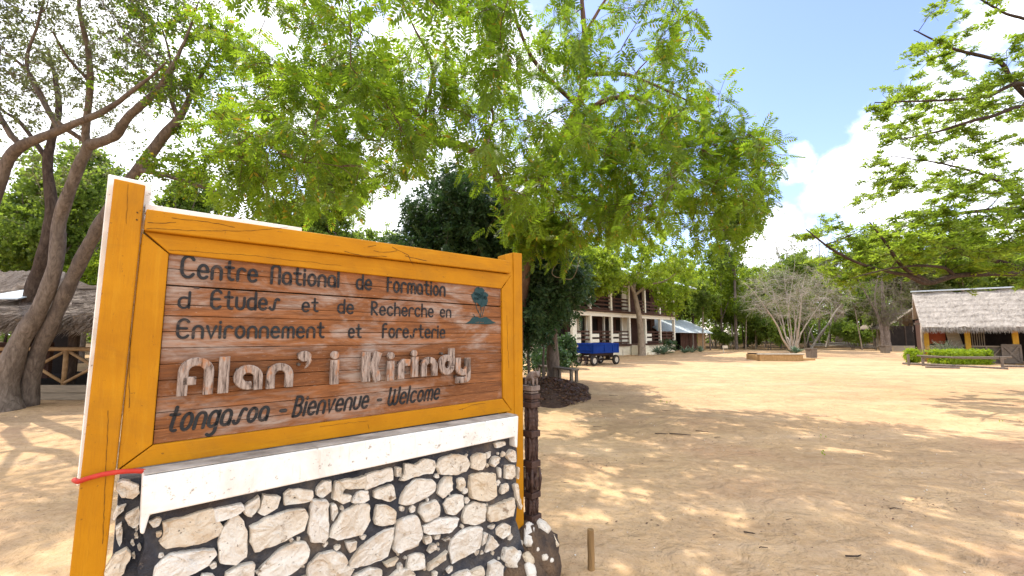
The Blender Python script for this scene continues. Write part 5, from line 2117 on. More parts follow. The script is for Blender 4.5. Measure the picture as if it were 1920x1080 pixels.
mb.box((X0, PY + 3.6, .1), (at(143, 600, PY + 3.6).x, PY + 3.75, 2.9))
mb.build('back_wall', DARKROOM, pv)  # near-black sheet added so the inside of the pavilion looks shaded
mb = MB()
mb.box((X0, PY + 1.6, z_base), (at(100, 600, PY + 1.6).x, PY + 1.7, 1.35))
mb.build('inner_counter', BROWNWOOD, pv)
# roof patched with pale sheets
mb = MB()
q0, q1 = at(-40, 556, PY + .2), at(44, 541, PY + .2)
mb.prism([Vector((q0.x, PY + .1, 2.44)), Vector((q1.x, PY + .1, 2.44)), Vector((q1.x - .05, PY + 1.2, 2.76)), Vector((q0.x, PY + 1.2, 2.76))], Vector((0, 0, .03)))
mb.build('roof_patch', TIN, pv)
# second thatched roof behind it
p2 = thing('thatched_shelter', 'second thatched roof rising behind the pavilion at the left edge', 'shelter', (0, 0, 0))
c2 = at(-10, 520, 15.5)
thatch_slab(p2, (c2.x - 3.4, 15.4, 2.5), (c2.x + 2.0, 15.4, 2.5), (c2.x - 2.6, 17.4, 4.1), (c2.x + .5, 17.4, 4.1), .3, THATCH2, 700, 40, 8, .12)
thatch_slab(p2, (c2.x - 3.4, 19.4, 2.5), (c2.x + 2.0, 19.4, 2.5), (c2.x - 2.6, 17.43, 4.08), (c2.x + .5, 17.43, 4.08), .3, THATCH2, 100, 20, 6, .12)
for dx, y in ((-3, 15.8), (1.6, 15.8), (-3, 19), (1.6, 19)):
    mb = MB()
    mb.tube([(c2.x + dx, y, -.1), (c2.x + dx, y, 2.6)], .09, 8)
    mb.build('roof_post', BARK_DARK, p2)

# ------------------------------------------------------------------ blue farm trailer
tc_ = gp(1122, 686)
TR_L, TR_W = 2.05, 1.2
TRZ = R(-52)                                  # long side runs away to the right
tr = thing('blue_trailer', 'blue four wheeled farm trailer parked before the gallery building', 'trailer', (tc_.x + .12, tc_.y + .9, 0), R(39))
# local X = length, Y = width
ZB, ZT = .60, 1.10
for nm, lo, hi in (('side_panel', (-TR_L / 2, -TR_W / 2, ZB), (TR_L / 2, -TR_W / 2 + .04, ZT)), ('side_panel', (-TR_L / 2, TR_W / 2 - .04, ZB), (TR_L / 2, TR_W / 2, ZT)),
                   ('end_panel', (-TR_L / 2, -TR_W / 2 + .042, ZB), (-TR_L / 2 + .04, TR_W / 2 - .042, ZT)), ('end_panel', (TR_L / 2 - .04, -TR_W / 2 + .042, ZB), (TR_L / 2, TR_W / 2 - .042, ZT))):
    mb = MB()
    mb.box(lo, hi)
    o = mb.build(nm, BLUE, tr, bevel=.006)
    mb = MB()
    if nm == 'side_panel':
        sg = -1 if lo[1] < 0 else 1
        y = sg * (TR_W / 2 + .012)
        for z in (ZB + .05, ZT - .04):
            mb.box((-TR_L / 2 + .01, y - .012, z - .035), (TR_L / 2 - .01, y + .012, z + .035))
        for x in (-TR_L / 2 + .05, -.12, TR_L / 2 - .5, TR_L / 2 - .05):
            mb.box((x - .035, y - .013, ZB + .09), (x + .035, y + .016, ZT - .08))
    else:
        sg = -1 if lo[0] < 0 else 1
        x = sg * (TR_L / 2 + .012)
        for z in (ZB + .05, ZB + .16, ZT - .04):
            mb.box((x - .012, -TR_W / 2 + .02, z - .03), (x + .012, TR_W / 2 - .02, z + .03))
        for y in (-TR_W / 2 + .06, TR_W / 2 - .06):
            mb.box((x - .013, y - .035, ZB + .20), (x + .016, y + .035, ZT - .08))
    mb.build('panel_rib', BLUE, o, bevel=.004)
mb = MB()
mb.box((-TR_L / 2 + .042, -TR_W / 2 + .042, ZB), (TR_L / 2 - .042, TR_W / 2 - .042, ZB + .04))
mb.build('bed_floor', IRON, tr)
mb = MB()
mb.box((-TR_L / 2 - .026, TR_W / 2 - .25, ZT - .2), (-TR_L / 2 - .02, TR_W / 2 - .12, ZT - .09))
mb.build('number_plate', RIMW, tr)
for y in (-.28, .28):
    mb = MB()
    mb.box((-TR_L / 2 + .1, y - .04, ZB - .13), (TR_L / 2 - .1, y + .04, ZB - .002))
    mb.build('chassis_beam', IRON, tr)
for x in (-.86, .86):
    mb = MB()
    mb.tube([(x, -.47, .24), (x, .47, .24)], .035, 8)
    mb.box((x - .05, -.12, .26), (x + .05, .12, ZB - .13))
    mb.box((x - .1, -.3, .36), (x + .1, -.24, ZB - .13))
    mb.box((x - .1, .24, .36), (x + .1, .3, ZB - .13))
    mb.build('axle', IRON, tr)
    for y in (-.52, .52):
        mb = MB()
        n = 24
        prof = [(.145, -.06), (.20, -.075), (.245, -.05), (.25, 0), (.245, .05), (.20, .075), (.145, .06)]
        vs, fs = [], []
        for k in range(n):
            a_ = 2 * pi * k / n
            for (r_, w_) in prof:
                vs.append((x + r_ * cos(a_), y + w_, .25 + r_ * sin(a_)))
        m_ = len(prof)
        for k in range(n):
            k2 = (k + 1) % n
            for i in range(m_):
                i2 = (i + 1) % m_
                fs.append((k * m_ + i, k2 * m_ + i, k2 * m_ + i2, k * m_ + i2))
        mb.add(vs, fs)
        wh = mb.build('wheel', RUBBER, tr, smooth=True)
        mb = MB()
        mb.tube([(x, y - .045, .25), (x, y + .045, .25)], .146, 20)
        mb.tube([(x, y - .062, .25), (x, y + .062, .25)], .05, 12)
        mb.build('rim', RIMW, wh)
mb = MB()
mb.beam((-.80, 0, .22), (.80, 0, .24), .07, .07)
mb.build('reach_bar', IRON, tr)
mb = MB()
mb.tube([(-.85, -.05, .22), (-1.25, -.30, .12), (-1.4, -.36, .07)], .03, 7)
mb.ball((-1.1, -.22, .15), .11, .1, .1, 10, 7)
mb.build('drawbar', IRON, tr)

# ------------------------------------------------------------------ bench under the evergreen tree
ba, bb = at(1016, 692, 15.8), at(1080, 694, 13.6)
za = gp(1076, 719)
bb = Vector((at(1079, 700, za.y).x, za.y, .43))
ba = Vector((at(1012, 690, za.y + 2.0).x, za.y + 2.0, .43))
bn = thing('wooden_bench', 'weathered plank bench under the evergreen tree', 'bench', (0, 0, 0))
mb = MB()
mb.beam(ba, bb, .30, .055)
mb.build('seat', GREYWOOD, bn, bevel=.008)
t_ = (bb - ba).normalized()
s_ = t_.cross(Vector((0, 0, 1)))
for k in (.06, .52, .96):
    p = ba.lerp(bb, k)
    for sg in (-.1, .1):
        mb = MB()
        q = p + s_ * sg
        mb.beam(Vector((q.x, q.y, -.05)), Vector((q.x, q.y, .40)), .09, .08, t_)
        mb.build('leg', GREYWOOD, bn, bevel=.006)

# leaf mould heaped under it
rl = np.random.default_rng(12)
mh = MB()
mc, mrad = Vector((1.0, 12.9, 0)), (1.2, 3.3)
n, m_ = 40, 14
vs, fs = [(mc.x, mc.y, .22)], []
for j in range(1, m_ + 1):
    for i in range(n):
        a_ = 2 * pi * i / n
        r_ = j / m_ * (1 + .10 * sin(3 * a_ + 1) + .06 * sin(7 * a_))
        z = .22 * max(0, 1 - (j / m_) ** 2) ** 1.3 + (rl.uniform(0, .02) if j < m_ else -.03)
        vs.append((mc.x + mrad[0] * r_ * cos(a_), mc.y + mrad[1] * r_ * sin(a_), z))
for i in range(n):
    fs.append((0, 1 + i, 1 + (i + 1) % n))
for j in range(m_ - 1):
    for i in range(n):
        a_, b_ = 1 + j * n + i, 1 + j * n + (i + 1) % n
        fs.append((a_, a_ + n, b_ + n, b_))
mh.add(vs, fs)
mound = mh.build('leaf_mould', noisy('leaf_mould', (.035, .018, .012), (.11, .06, .035), 9, .95, .8, .03), None, smooth=True)
tag(mound, 'dark heap of leaf mould round the bench and the evergreen tree', 'leaf mould', kind='stuff')
nl = 2600
a_ = rl.uniform(0, 2 * pi, nl)
r_ = np.sqrt(rl.uniform(0, 1, nl)) * .96
pos = np.stack([mc.x + mrad[0] * r_ * np.cos(a_), mc.y + mrad[1] * r_ * np.sin(a_), .22 * np.maximum(0, 1 - r_ ** 2) ** 1.3 + rl.uniform(0, .035, nl)], -1)
leaf1 = np.array([(-.5, 0, 0), (0, .26, .06), (.5, 0, .1), (0, -.26, .02)])
V = place(leaf1, pos, rl.normal(0, 1, (nl, 3)) * (1, 1, .35), rl.normal(0, .4, (nl, 3)) + (0, 0, 1), rl.uniform(.05, .13, nl))
lt = quads_mesh('dead_leaves', V, LITTER, mound)
# green sprigs round the bench
nl = 120
pos = np.stack([rl.normal(1.0, .45, nl), rl.uniform(16.0, 17.2, nl), rl.uniform(.1, .75, nl)], -1)
V = place(t_sprig(8, .3), pos, rl.normal(0, .5, (nl, 3)) + (0, 0, .6), rl.normal(0, 1, (nl, 3)), rl.uniform(.15, .3, nl))
tag(quads_mesh('undergrowth', V, LEAF_DARK), 'thin leafy seedlings growing through the leaf mould beside the bench', 'undergrowth', kind='stuff')

# ------------------------------------------------------------------ carved pole with a humped ox on top
cpx, cpy = at(997, 968, 3.12).x, 3.12
cp = thing('carved_pole', 'dark carved wooden pole topped with a humped ox figure, beside the right post', 'carving', (cpx, cpy, 0), R(45))
z_c = lambda py: at(997, py, cpy).z
W_ = .044
zb_, zt_ = z_c(972), z_c(722)
mb = MB()
mb.box((-W_ * .70, -W_ * .70, zb_ - .12), (W_ * .70, W_ * .70, zt_))
mb.build('core', CARVED, cp)
for (p0, p1, k) in ((722, 732, 1.02), (733.5, 737, .84), (738, 747, 1.02), (748.5, 752, .86), (753, 763, 1.02), (806, 818, 1.02), (862, 874, 1.03), (920, 931, 1.03), (962, 975, 1.1)):
    mb = MB()
    mb.box((-W_ * k, -W_ * k, z_c(p1)), (W_ * k, W_ * k, z_c(p0)))
    mb.build('carved_band', CARVEDGREY if p0 < 735 else CARVED, cp, bevel=.004, seg=2)


def carved_leaf(z0, z1, inverted=False):
    for q in range(4):
        mb = MB()
        Mq = Matrix.Rotation(q * pi / 2, 4, 'Z')
        zc_, hh = (z0 + z1) / 2, (z1 - z0) / 2
        for sx in (-1, 1):
            n = 11
            vs = []
            for k in range(n):
                t = -1 + 2 * k / (n - 1)
                w = .0165 * (1 - abs(t) ** 2.4) + .0015
                if inverted:
                    w *= .75 + .35 * t
                cx_ = sx * .0185
                rg_ = .0035 * (k % 2)
                z = zc_ + t * hh
                vs += [(cx_ - w, -W_ * .72, z), (cx_ - w * .5, -W_ * .98 + rg_, z + .004), (cx_, -W_ * 1.04 + rg_ * .5, z), (cx_ + w * .5, -W_ * .98 + rg_, z + .004), (cx_ + w, -W_ * .72, z)]
            fs = [(k * 5 + i, k * 5 + i + 1, (k + 1) * 5 + i + 1, (k + 1) * 5 + i) for k in range(n - 1) for i in range(4)]
            mb.add([Mq @ Vector(v) for v in vs], fs)
        mb.add([Mq @ Vector(v) for v in ((-.004, -W_ * .7, z0), (.004, -W_ * .7, z0), (.003, -W_ * 1.0, zc_), (-.003, -W_ * 1.0, zc_), (-.004, -W_ * .7, z1), (.004, -W_ * .7, z1))], [(0, 1, 2, 3), (3, 2, 5, 4)])
        mb.build('carved_leaf', CARVED, cp)


carved_leaf(z_c(805), z_c(764))
carved_leaf(z_c(861), z_c(819), True)
carved_leaf(z_c(961), z_c(932), True)


def skin_figure(name, verts, edges, radii, mat, parent, sub=2):
    me = bpy.data.meshes.new(name)
    me.from_pydata(verts, edges, [])
    o = link_mesh(name, me, mat, parent)
    sk = o.modifiers.new('skin', 'SKIN')
    for i, r_ in enumerate(radii):
        r2 = r_ if isinstance(r_, tuple) else (r_, r_)
        me.skin_vertices[0].data[i].radius = r2
    me.skin_vertices[0].data[0].use_root = True
    sk.use_smooth_shade = True
    ss = o.modifiers.new('sub', 'SUBSURF')
    ss.levels = ss.render_levels = sub
    return o


zf0, zf1 = z_c(919), z_c(876)
hf = zf1 - zf0
for q, k in ((0, 1), (1, 1)):          # a small carved figure on either visible corner face
    Mq = Matrix.Rotation(-q * pi / 2 + pi / 2 * 0, 4, 'Z')
    fv = [(0, -.040, .05), (0, -.042, .38), (0, -.042, .58), (0, -.043, .70), (0, -.045, .84), (-.018, -.040, .56), (-.024, -.042, .36), (-.016, -.050, .18), (.018, -.040, .56), (.024, -.042, .36), (.016, -.050, .18)]
    vs = [Mq @ Vector((x, y, zf0 + z * hf)) for x, y, z in fv]
    skin_figure('carved_figure', [tuple(v) for v in vs], [(0, 1), (1, 2), (2, 3), (3, 4), (2, 5), (5, 6), (6, 7), (2, 8), (8, 9), (9, 10)],
                [.012, .013, .014, .007, .011, .006, .005, .004, .006, .005, .004], CARVED, cp, 1)
for sx, sy in ((1, 1), (-1, 1), (1, -1), (-1, -1)):
    mb = MB()
    mb.tube([(sx * W_ * .85, sy * W_ * .85, zf0), (sx * W_ * .95, sy * W_ * .95, (zf0 + zf1) / 2), (sx * W_ * .85, sy * W_ * .85, zf1)], [.008, .012, .009], 8)
    mb.build('carved_rib', CARVED, cp, smooth=True)
# the ox: built round its own centre, facing the viewer and a little to the right
oz = zt_
ox = [(-.045, 0, .062), (0, 0, .064), (.034, 0, .070), (.034, 0, .098), (.060, 0, .088), (.082, 0, .080), (.100, 0, .062), (.050, .017, .035), (.052, .018, 0), (.050, -.017, .035), (.052, -.018, 0),
      (-.045, .016, .035), (-.048, .017, 0), (-.045, -.016, .035), (-.048, -.017, 0), (.085, .016, .098), (.083, .020, .122), (.085, -.016, .098), (.083, -.020, .122), (-.062, 0, .05), (-.066, 0, .02)]
oe = [(0, 1), (1, 2), (2, 3), (2, 4), (4, 5), (5, 6), (2, 7), (7, 8), (2, 9), (9, 10), (0, 11), (11, 12), (0, 13), (13, 14), (5, 15), (15, 16), (5, 17), (17, 18), (0, 19), (19, 20)]
orr = [.024, .025, .027, .014, .018, .016, .010, .010, .008, .010, .008, .010, .008, .010, .008, .005, .003, .005, .003, .004, .003]
Mo = Matrix.Translation((0, 0, oz)) @ Matrix.Rotation(R(-95), 4, 'Z') @ Matrix.Diagonal((.78, 1, 1.0, 1))
skin_figure('ox_figure', [tuple(Mo @ Vector(v)) for v in ox], oe, orr, CARVEDGREY, cp, 2)

# ------------------------------------------------------------------ small wooden peg in the sand
pg = gp(1108, 1062)
mb = MB()
n = 9
for k in range(1):
    mb.tube([(pg.x, pg.y, -.08), (pg.x + .003, pg.y, .08), (pg.x + .001, pg.y, .15), (pg.x + .002, pg.y, at(1108, 992, pg.y).z)], [.026, .025, .025, .023], 8)
peg = mb.build('wooden_peg', noisy('split_peg', (.10, .06, .03), (.36, .22, .09), 14, .8, .8, .006, (1, 1, .12)), None, bevel=.003)
tag(peg, 'short upright wooden peg in the sand right of the stone wall', 'peg')

# ------------------------------------------------------------------ planter, agaves, bins, hedge and rail
pl = gp(1425, 676.5)
pr = gp(1512, 677)
plt = thing('raised_planter', 'low ochre brick planter box out in the clearing', 'planter', (0, 0, 0))
mb = MB()
mb.box((pl.x, pl.y, -.05), (pr.x, pl.y + 1.5, .34))
mb.build('brick_box', CONC, plt, bevel=.02)
mb = MB()
mb.box((pl.x - .05, pl.y - .05, .342), (pr.x + .06, pl.y + .25, .42))
mb.build('coping', CONCTOP, plt, bevel=.015)
mb = MB()
mb.box((pr.x + .065, pl.y + .2, -.05), (pr.x + .85, pl.y + .6, .12))
mb.build('side_step', CONC, plt, bevel=.02)
mb = MB()
mb.box((pl.x + .05, pl.y + .26, .345), (pr.x - .05, pl.y + 1.45, .41))
mb.build('soil', noisy('planter_soil', (.03, .02, .015), (.08, .05, .03), 9, .95, .8, .03), plt)


def blades(n, L, w, seed, up=(.3, 1.2)):
    rg = np.random.default_rng(seed)
    q = []
    for k in range(n):
        a_ = rg.uniform(0, 2 * pi)
        e_ = rg.uniform(*up)
        l_ = L * rg.uniform(.7, 1.1)
        d = np.array((cos(a_) * cos(e_), sin(a_) * cos(e_), sin(e_)))
        s = np.array((-sin(a_), cos(a_), 0)) * w
        m1 = d * l_ * .5
        t = d * l_ + np.array((0, 0, -.12 * l_))
        b = d * .03
        u_ = np.array((0, 0, .25 * w))
        q += [b - s * .5, m1 - s * .7 + u_, m1 - u_, b, b, m1 - u_, m1 + s * .7 + u_, b + s * .5, m1 - s * .7 + u_, t, t + (0, 0, .002), m1 - u_, m1 - u_, t, t + (0, 0, .002), m1 + s * .7 + u_]
    return np.array(q)


def agave(label, p, n, L, w, seed, up=(.3, 1.2), z=0.0, group=None):
    o = quads_mesh('agave_plant', blades(n, L, w, seed, up), AGAVE)
    o.location = (p.x, p.y, z)
    return tag(o, label, 'plant', group)


p = at(1492, 660, pl.y + .95)
agave('pale agave rosette growing in the ochre planter', Vector((p.x, pl.y + .95, 0)), 34, .62, .09, 3, (.35, 1.4), .38)
for (px, py, L, n, lab) in ((1232, 664, .85, 26, 'spiky agave left of the dark succulent before the steps'), (1244, 664.5, 1.05, 44, 'largest spiky agave before the gallery building'),
                            (1283, 662, .85, 34, 'spiky agave nearest the building before the tin roofed shed'), (1298, 661, .75, 30, 'middle spiky agave before the tin roofed shed'),
                            (1314, 660, .7, 30, 'spiky agave before the right end of the tin roofed shed')):
    g_ = gp(px, py)
    agave(lab, g_, n, L, .08, int(px), (.25, 1.3))
g_ = gp(1256, 663)
rq = np.random.default_rng(6)
nq = 70
V = place(t_rosette(6, .5, .4), np.stack([rq.normal(0, .32, nq), rq.normal(0, .25, nq), rq.uniform(.25, 1.0, nq)], -1), rq.normal(0, .6, (nq, 3)), rq.normal(0, .4, (nq, 3)) + (0, 0, 1), rq.uniform(.16, .26, nq))
o = quads_mesh('dark_succulent', V, LEAF_DARK)
o.location = g_
tag(o, 'dark leaved upright succulent beside the agaves by the gallery building', 'plant')


def slat_bin(label, px, py, h, w):
    g = gp(px, py)
    root = thing('slatted_bin', label, 'bin', g, R(12))
    for i in range(4):
        Mq = Matrix.Rotation(i * pi / 2, 4, 'Z')
        for k in range(4):
            x = (-.5 + (k + .5) / 4) * w
            mb = MB()
            b0, b1 = Vector((x * .88, -w * .44, .03)), Vector((x, -w * .5, h))
            mb.beam(Mq @ b0, Mq @ b1, w / 4 - .02, .025, Mq @ Vector((0, -1, 0)))
            mb.build('slat', GREYWOOD, root)
    mb = MB()
    for i in range(4):
        Mq = Matrix.Rotation(i * pi / 2, 4, 'Z')
        mb.beam(Mq @ Vector((-w * .56, -w * .53, h + .02 + .003 * i)), Mq @ Vector((w * .48, -w * .53, h + .02 + .003 * i)), .06, .06)
    mb.build('rim', GREYWOOD, root)
    mb = MB()
    mb.box((-w * .4, -w * .4, .04), (w * .4, w * .4, h - .06))
    mb.build('liner', DARKROOM, root)


slat_bin('grey slatted wooden bin beside the ochre planter', 1522, 671.5, .58, .46)
slat_bin('dark slatted wooden bin at the foot of the twiggy trunk', 1660, 662.5, .60, .48)


def leafy_box(name, label, cat, lo, hi, n, leaf, mat_, seed, ball=False, group=None):
    rg = np.random.default_rng(seed)
    lo, hi = np.array(lo), np.array(hi)
    c_, h_ = (lo + hi) / 2, (hi - lo) / 2
    if ball:
        v = rg.normal(0, 1, (n, 3))
        v /= np.linalg.norm(v, axis=1, keepdims=True)
        P = c_ + v * h_ * rg.uniform(.6, 1.0, (n, 1)) * (1 + .12 * np.sin(v[:, :1] * 7) * np.cos(v[:, 1:2] * 6))
    else:
        P = rg.uniform(-1, 1, (n, 3))
        ax_ = rg.integers(0, 3, n)
        P[np.arange(n), ax_] = np.sign(P[np.arange(n), ax_]) * rg.uniform(.75, 1.0, n)
        P = c_ + P * h_ * (1 + .07 * np.sin(P[:, [1, 2, 0]] * 9 + P[:, :1] * 13))
    V = place(t_sprig(6, .34), P, rg.normal(0, 1, (n, 3)) + (0, 0, .7), rg.normal(0, 1, (n, 3)), leaf * rg.uniform(.6, 1.2, n))
    return tag(quads_mesh(name, V, mat_), label, cat, group)


ha, hb = gp(1735, 681), gp(1872, 685)
leafy_box('clipped_hedge', 'bright green clipped hedge before the thatched hut', 'hedge', (ha.x, 22.6, .03), (at(1872, 680, 22.4).x, 23.7, .66), 2600, .18, HEDGE, 5)
rb_ = at(1716, 670, 23.0)
leafy_box('round_shrub', 'round bright green shrub at the corner of the thatched hut', 'shrub', (rb_.x - .40, 22.7, 0), (rb_.x + .38, 23.5, .80), 700, .16, HEDGE, 6, True)
gs = at(1778, 660, 24.0)
rg7 = np.random.default_rng(7)
sroot = thing('grey_shrub', 'loose grey-green shrub fanning out behind the clipped hedge', 'shrub', (gs.x, 24.2, 0))
wd = Wood()
P_, D_ = [], []
for k in range(70):
    a_ = rg7.uniform(-1.25, 1.25)
    l_ = rg7.uniform(.7, 1.35)
    e_ = np.array((sin(a_) * l_ * 1.05, rg7.uniform(-.5, .5), .35 + cos(a_) * l_ * .72))
    s_ = np.linspace(0, 1, 6)[:, None]
    path = np.array((0, 0, .0)) * (1 - s_) + e_ * s_
    path[:, 2] += (.18 * np.sin(s_[:, 0] * pi))
    wd.tube(path, np.linspace(.012, .004, 6), 4)
    for j in range(9):
        t = rg7.uniform(.45, 1.0)
        P_.append(path[int(t * 5)] + rg7.normal(0, .05, 3))
        D_.append(e_ + rg7.normal(0, .4, 3))
wd.build('stems', BARK_DRY, sroot)
quads_mesh('crown', place(t_sprig(5, .22), np.array(P_), np.array(D_), rg7.normal(0, .4, (len(P_), 3)) + (0, 0, 1), rg7.uniform(.08, .17, len(P_))), GREYSHRUB, sroot)

for (px, Y, w_, h_, n_, lab) in ((1060, 20.5, .55, 1.5, 420, 'dark leafy shrub left of the blue trailer'), (1030, 19.0, .8, 1.1, 420, 'dark low shrub behind the plank bench')):
    q_ = at(px, 680, Y)
    leafy_box('dark_shrub', lab, 'shrub', (q_.x - w_, Y - .6, 0), (q_.x + w_, Y + .6, h_), n_, .3, LEAF_DARK, int(px), True)
rf_ = thing('rail_fence', 'low weathered rail fence along the front of the clipped hedge', 'fence', (0, 0, 0))
f_pts = [gp(1704, 685), gp(1731, 686), gp(1880, 689.5)]
for k, g in enumerate(f_pts):
    mb = MB()
    hgt = .55 if k == 0 else .50
    mb.tube([(g.x, g.y, -.08), (g.x + .01, g.y, hgt)], .055, 8)
    mb.build('fence_post', GREYWOOD, rf_)
mb = MB()
mb.tube([(f_pts[1].x - .25, f_pts[1].y, .50), ((f_pts[1].x + f_pts[2].x) / 2, (f_pts[1].y + f_pts[2].y) / 2, .42), (f_pts[2].x + .2, f_pts[2].y, .43)], .045, 7)
mb.build('rail', GREYWOOD, rf_, smooth=True)
mb = MB()
mb.tube([(f_pts[1].x - .1, f_pts[1].y - .06, .42), (f_pts[2].x + .4, f_pts[2].y - .08, .50)], .035, 7)
mb.build('rail', GREYWOOD, rf_, smooth=True)
for k, (a_, b_) in enumerate((((1693, 682.5), (1890, 693)), ((1735, 689.5), (1800, 692)), ((1880, 688), (1990, 691)))):
    g0, g1 = gp(*a_), gp(*b_)
    mb = MB()
    mb.tube([g0 + Vector((0, 0, .03)), g0.lerp(g1, .5) + Vector((0, .05, .04)), g1 + Vector((0, 0, .03))], .06, 7)
    tag(mb.build('edging_log', BARK_BROWN, None, smooth=True), ('long log edging on the sand before the rail fence', 'short second log lying outside the long edging log', 'log edging at the right beyond the rail fence')[k], 'log')

# ------------------------------------------------------------------ trees standing out by themselves
g = gp(1204, 667)
fl_ = [[(g.x, g.y, -.1, .30), (g.x - .02, g.y, 1.2, .24), P4(1199, 600, g.y, .20), P4(1193, 565, g.y, .17), P4(1188, 540, g.y, .13), P4(1200, 500, g.y, .09), P4(1205, 460, g.y, .04)],
       [P4(1194, 565, g.y, .12), P4(1180, 530, g.y - .5, .09), P4(1150, 490, g.y - 1, .05), P4(1130, 460, g.y - 1, .02)],
       [P4(1192, 552, g.y, .11), P4(1215, 535, g.y - .3, .08), P4(1250, 525, g.y - .6, .05), P4(1280, 500, g.y - 1, .02)]]
fo = [(1060, 420), (1290, 420), (1330, 480), (1300, 540), (1270, 570), (1240, 560), (1190, 545), (1150, 560), (1110, 545), (1070, 520)]
tg = cloud_targets(175, (at(1185, 480, g.y).x, g.y - .3, 6.8), (5.2, 3.0, 3.0), 81, fo, (), .1, .5)
tg += cloud_targets(24, (at(1255, 560, g.y).x, g.y - .6, 4.3), (1.1, 1.2, 1.2), 82, None, (), .1, .35)
tg += cloud_targets(95, (at(1115, 505, 27).x, 27.2, at(1115, 505, 27).z), (1.7, 1.4, 1.45), 83, None, (), .1, .4)
grow_tree('courtyard_tree', 'pale trunked leafy tree before the steps of the gallery building', 'tree', g, fl_, tg, BARK_PALE, LEAF_LIME, SPR, 83, leaf=.34, twigs=6, per_twig=4, rmin=.007, droop=.2)

SOLO = [  # px, py, kind, scale, label
    (1318, 657, 'slim', .66, 'slender tree standing before the tin roofed shed'), (1355, 655, 'lime', .95, 'lime green tree on a thin straight trunk right of the shed'),
    (1432, 653, 'olive', .62, 'dark forked tree left of the grey twiggy clump'), (1300, 652, 'lime', 1.0, 'tall bright tree rising behind the tin roofed shed'),
    (1402, 650, 'lime', 1.0, 'bright green tree behind the forked tree at the wood edge')]
for (px, py, kd, s, lab) in SOLO:
    g = gp(px, py)
    wood_tree(kd, (g.x, g.y, 0), s, None, lab, 'trees at the edge of the clearing')

# multi-stemmed dry tree in the middle of the clearing
g = gp(1488, 664)
rg8 = np.random.default_rng(88)
limbs = []
for (x1, y1, x2, y2, r_) in ((1455, 605, 1412, 545, .085), (1466, 595, 1440, 525, .06), (1482, 608, 1470, 515, .055), (1499, 605, 1506, 535, .085), (1490, 622, 1500, 560, .045), (1506, 618, 1548, 556, .06), (1472, 626, 1450, 565, .05), (1478, 590, 1490, 500, .04)):
    dy = rg8.uniform(-1.6, 1.6)
    limbs.append([(g.x + rg8.uniform(-.2, .2), g.y + rg8.uniform(-.2, .2), -.1, r_), P4(x1 * .6 + 1488 * .4, 636, g.y + dy * .3, r_ * .85), P4(x1, y1, g.y + dy * .6, r_ * .7), P4(x2, y2, g.y + dy, r_ * .3), P4(x2 + (x2 - 1488) * .35, y2 - 22, g.y + dy * 1.2, r_ * .1)])
tg = cloud_targets(300, (at(1490, 540, g.y).x, g.y, 4.4), (4.2, 3.4, 2.6), 84, [(1370, 560), (1385, 520), (1420, 490), (1470, 470), (1530, 475), (1590, 495), (1630, 530), (1630, 580), (1560, 600), (1500, 600), (1430, 590), (1385, 580)], (), .2, .3)
grow_tree('dry_tree', 'many stemmed almost leafless tree with a dome of pale grey twigs behind the planter', 'tree', g, limbs, tg, BARK_DRY, LEAF_OLIVE, SPR, 89, leaf=.10, twigs=9, per_twig=1,
          rmin=.008, droop=.1, twig_len=(.4, 1.1), roughness=.28)
# thick smooth trunk (baobab kind)
g = gp(1578, 650)
grow_tree('thick_trunk_tree', 'thick smooth grey columnar trunk at the edge of the wood', 'tree', g,
          [[(g.x, g.y, -.1, .62), (g.x, g.y, 1.2, .60), (g.x, g.y, 3.5, .54), (g.x + .05, g.y, 6.5, .46), (g.x, g.y, 8.5, .36), (g.x, g.y, 9.6, .2)],
           [(g.x, g.y, 8.6, .22), (g.x + 1.3, g.y, 9.6, .12), (g.x + 2.4, g.y, 10.2, .04)], [(g.x, g.y, 8.4, .22), (g.x - 1.3, g.y - .3, 9.5, .12), (g.x - 2.2, g.y, 10.3, .04)]],
          cloud_targets(50, (g.x, g.y, 10.2), (2.8, 2.4, .9), 85), BARK_PALE, LEAF_OLIVE, SPR, 86, leaf=.3, twigs=5, per_twig=2, rmin=.01)
# twiggy trunk by the second bin
g = gp(1662, 659)
limbs = [[(g.x + .3, g.y + .3, -.1, .36), (g.x + .3, g.y + .3, 1.4, .31), (g.x + .3, g.y + .3, 3.0, .26), (g.x + .4, g.y + .4, 4.6, .14), (g.x + .5, g.y + .4, 6.8, .06)],
         [(g.x - .35, g.y, -.1, .10), P4(1648, 600, g.y, .08), P4(1620, 545, g.y, .05), P4(1600, 510, g.y, .02)], [(g.x - .1, g.y, -.1, .08), P4(1652, 610, g.y, .07), P4(1640, 560, g.y, .05), P4(1650, 500, g.y, .02)]]
tg = cloud_targets(150, (at(1665, 545, g.y).x, g.y, 4.7), (3.0, 2.4, 2.4), 87, [(1600, 600), (1600, 510), (1640, 480), (1720, 480), (1725, 540), (1720, 600), (1670, 610)], (), .1, .32)
tg += cloud_targets(60, (g.x + .4, g.y + .1, 3.4), (.9, .9, 1.0), 88, None, (), .3, .2)
grow_tree('twiggy_tree', 'stout brown trunk hung with dry hanging twigs, above the second slatted bin', 'tree', g, limbs, tg, BARK_BROWN, LEAF_OLIVE, SPR, 90, leaf=.12, twigs=8, per_twig=1, rmin=.009, droop=.5, twig_len=(.4, .9), roughness=.3)

# forked bare pole leaning out of the log pile, and the logs
rlg = random.Random(31)


def log(pts, r0__, r1__, label, nm='fallen_log', mat_=BARK_DRY, group=None):
    c = catmull([tuple(p) + (0,) for p in pts], .3)[:, :3]
    wdl = Wood()
    wdl.tube(c, np.linspace(r0__, r1__, len(c)), 8)
    o = wdl.build(nm, mat_, None)
    return tag(o, label, 'log', group)


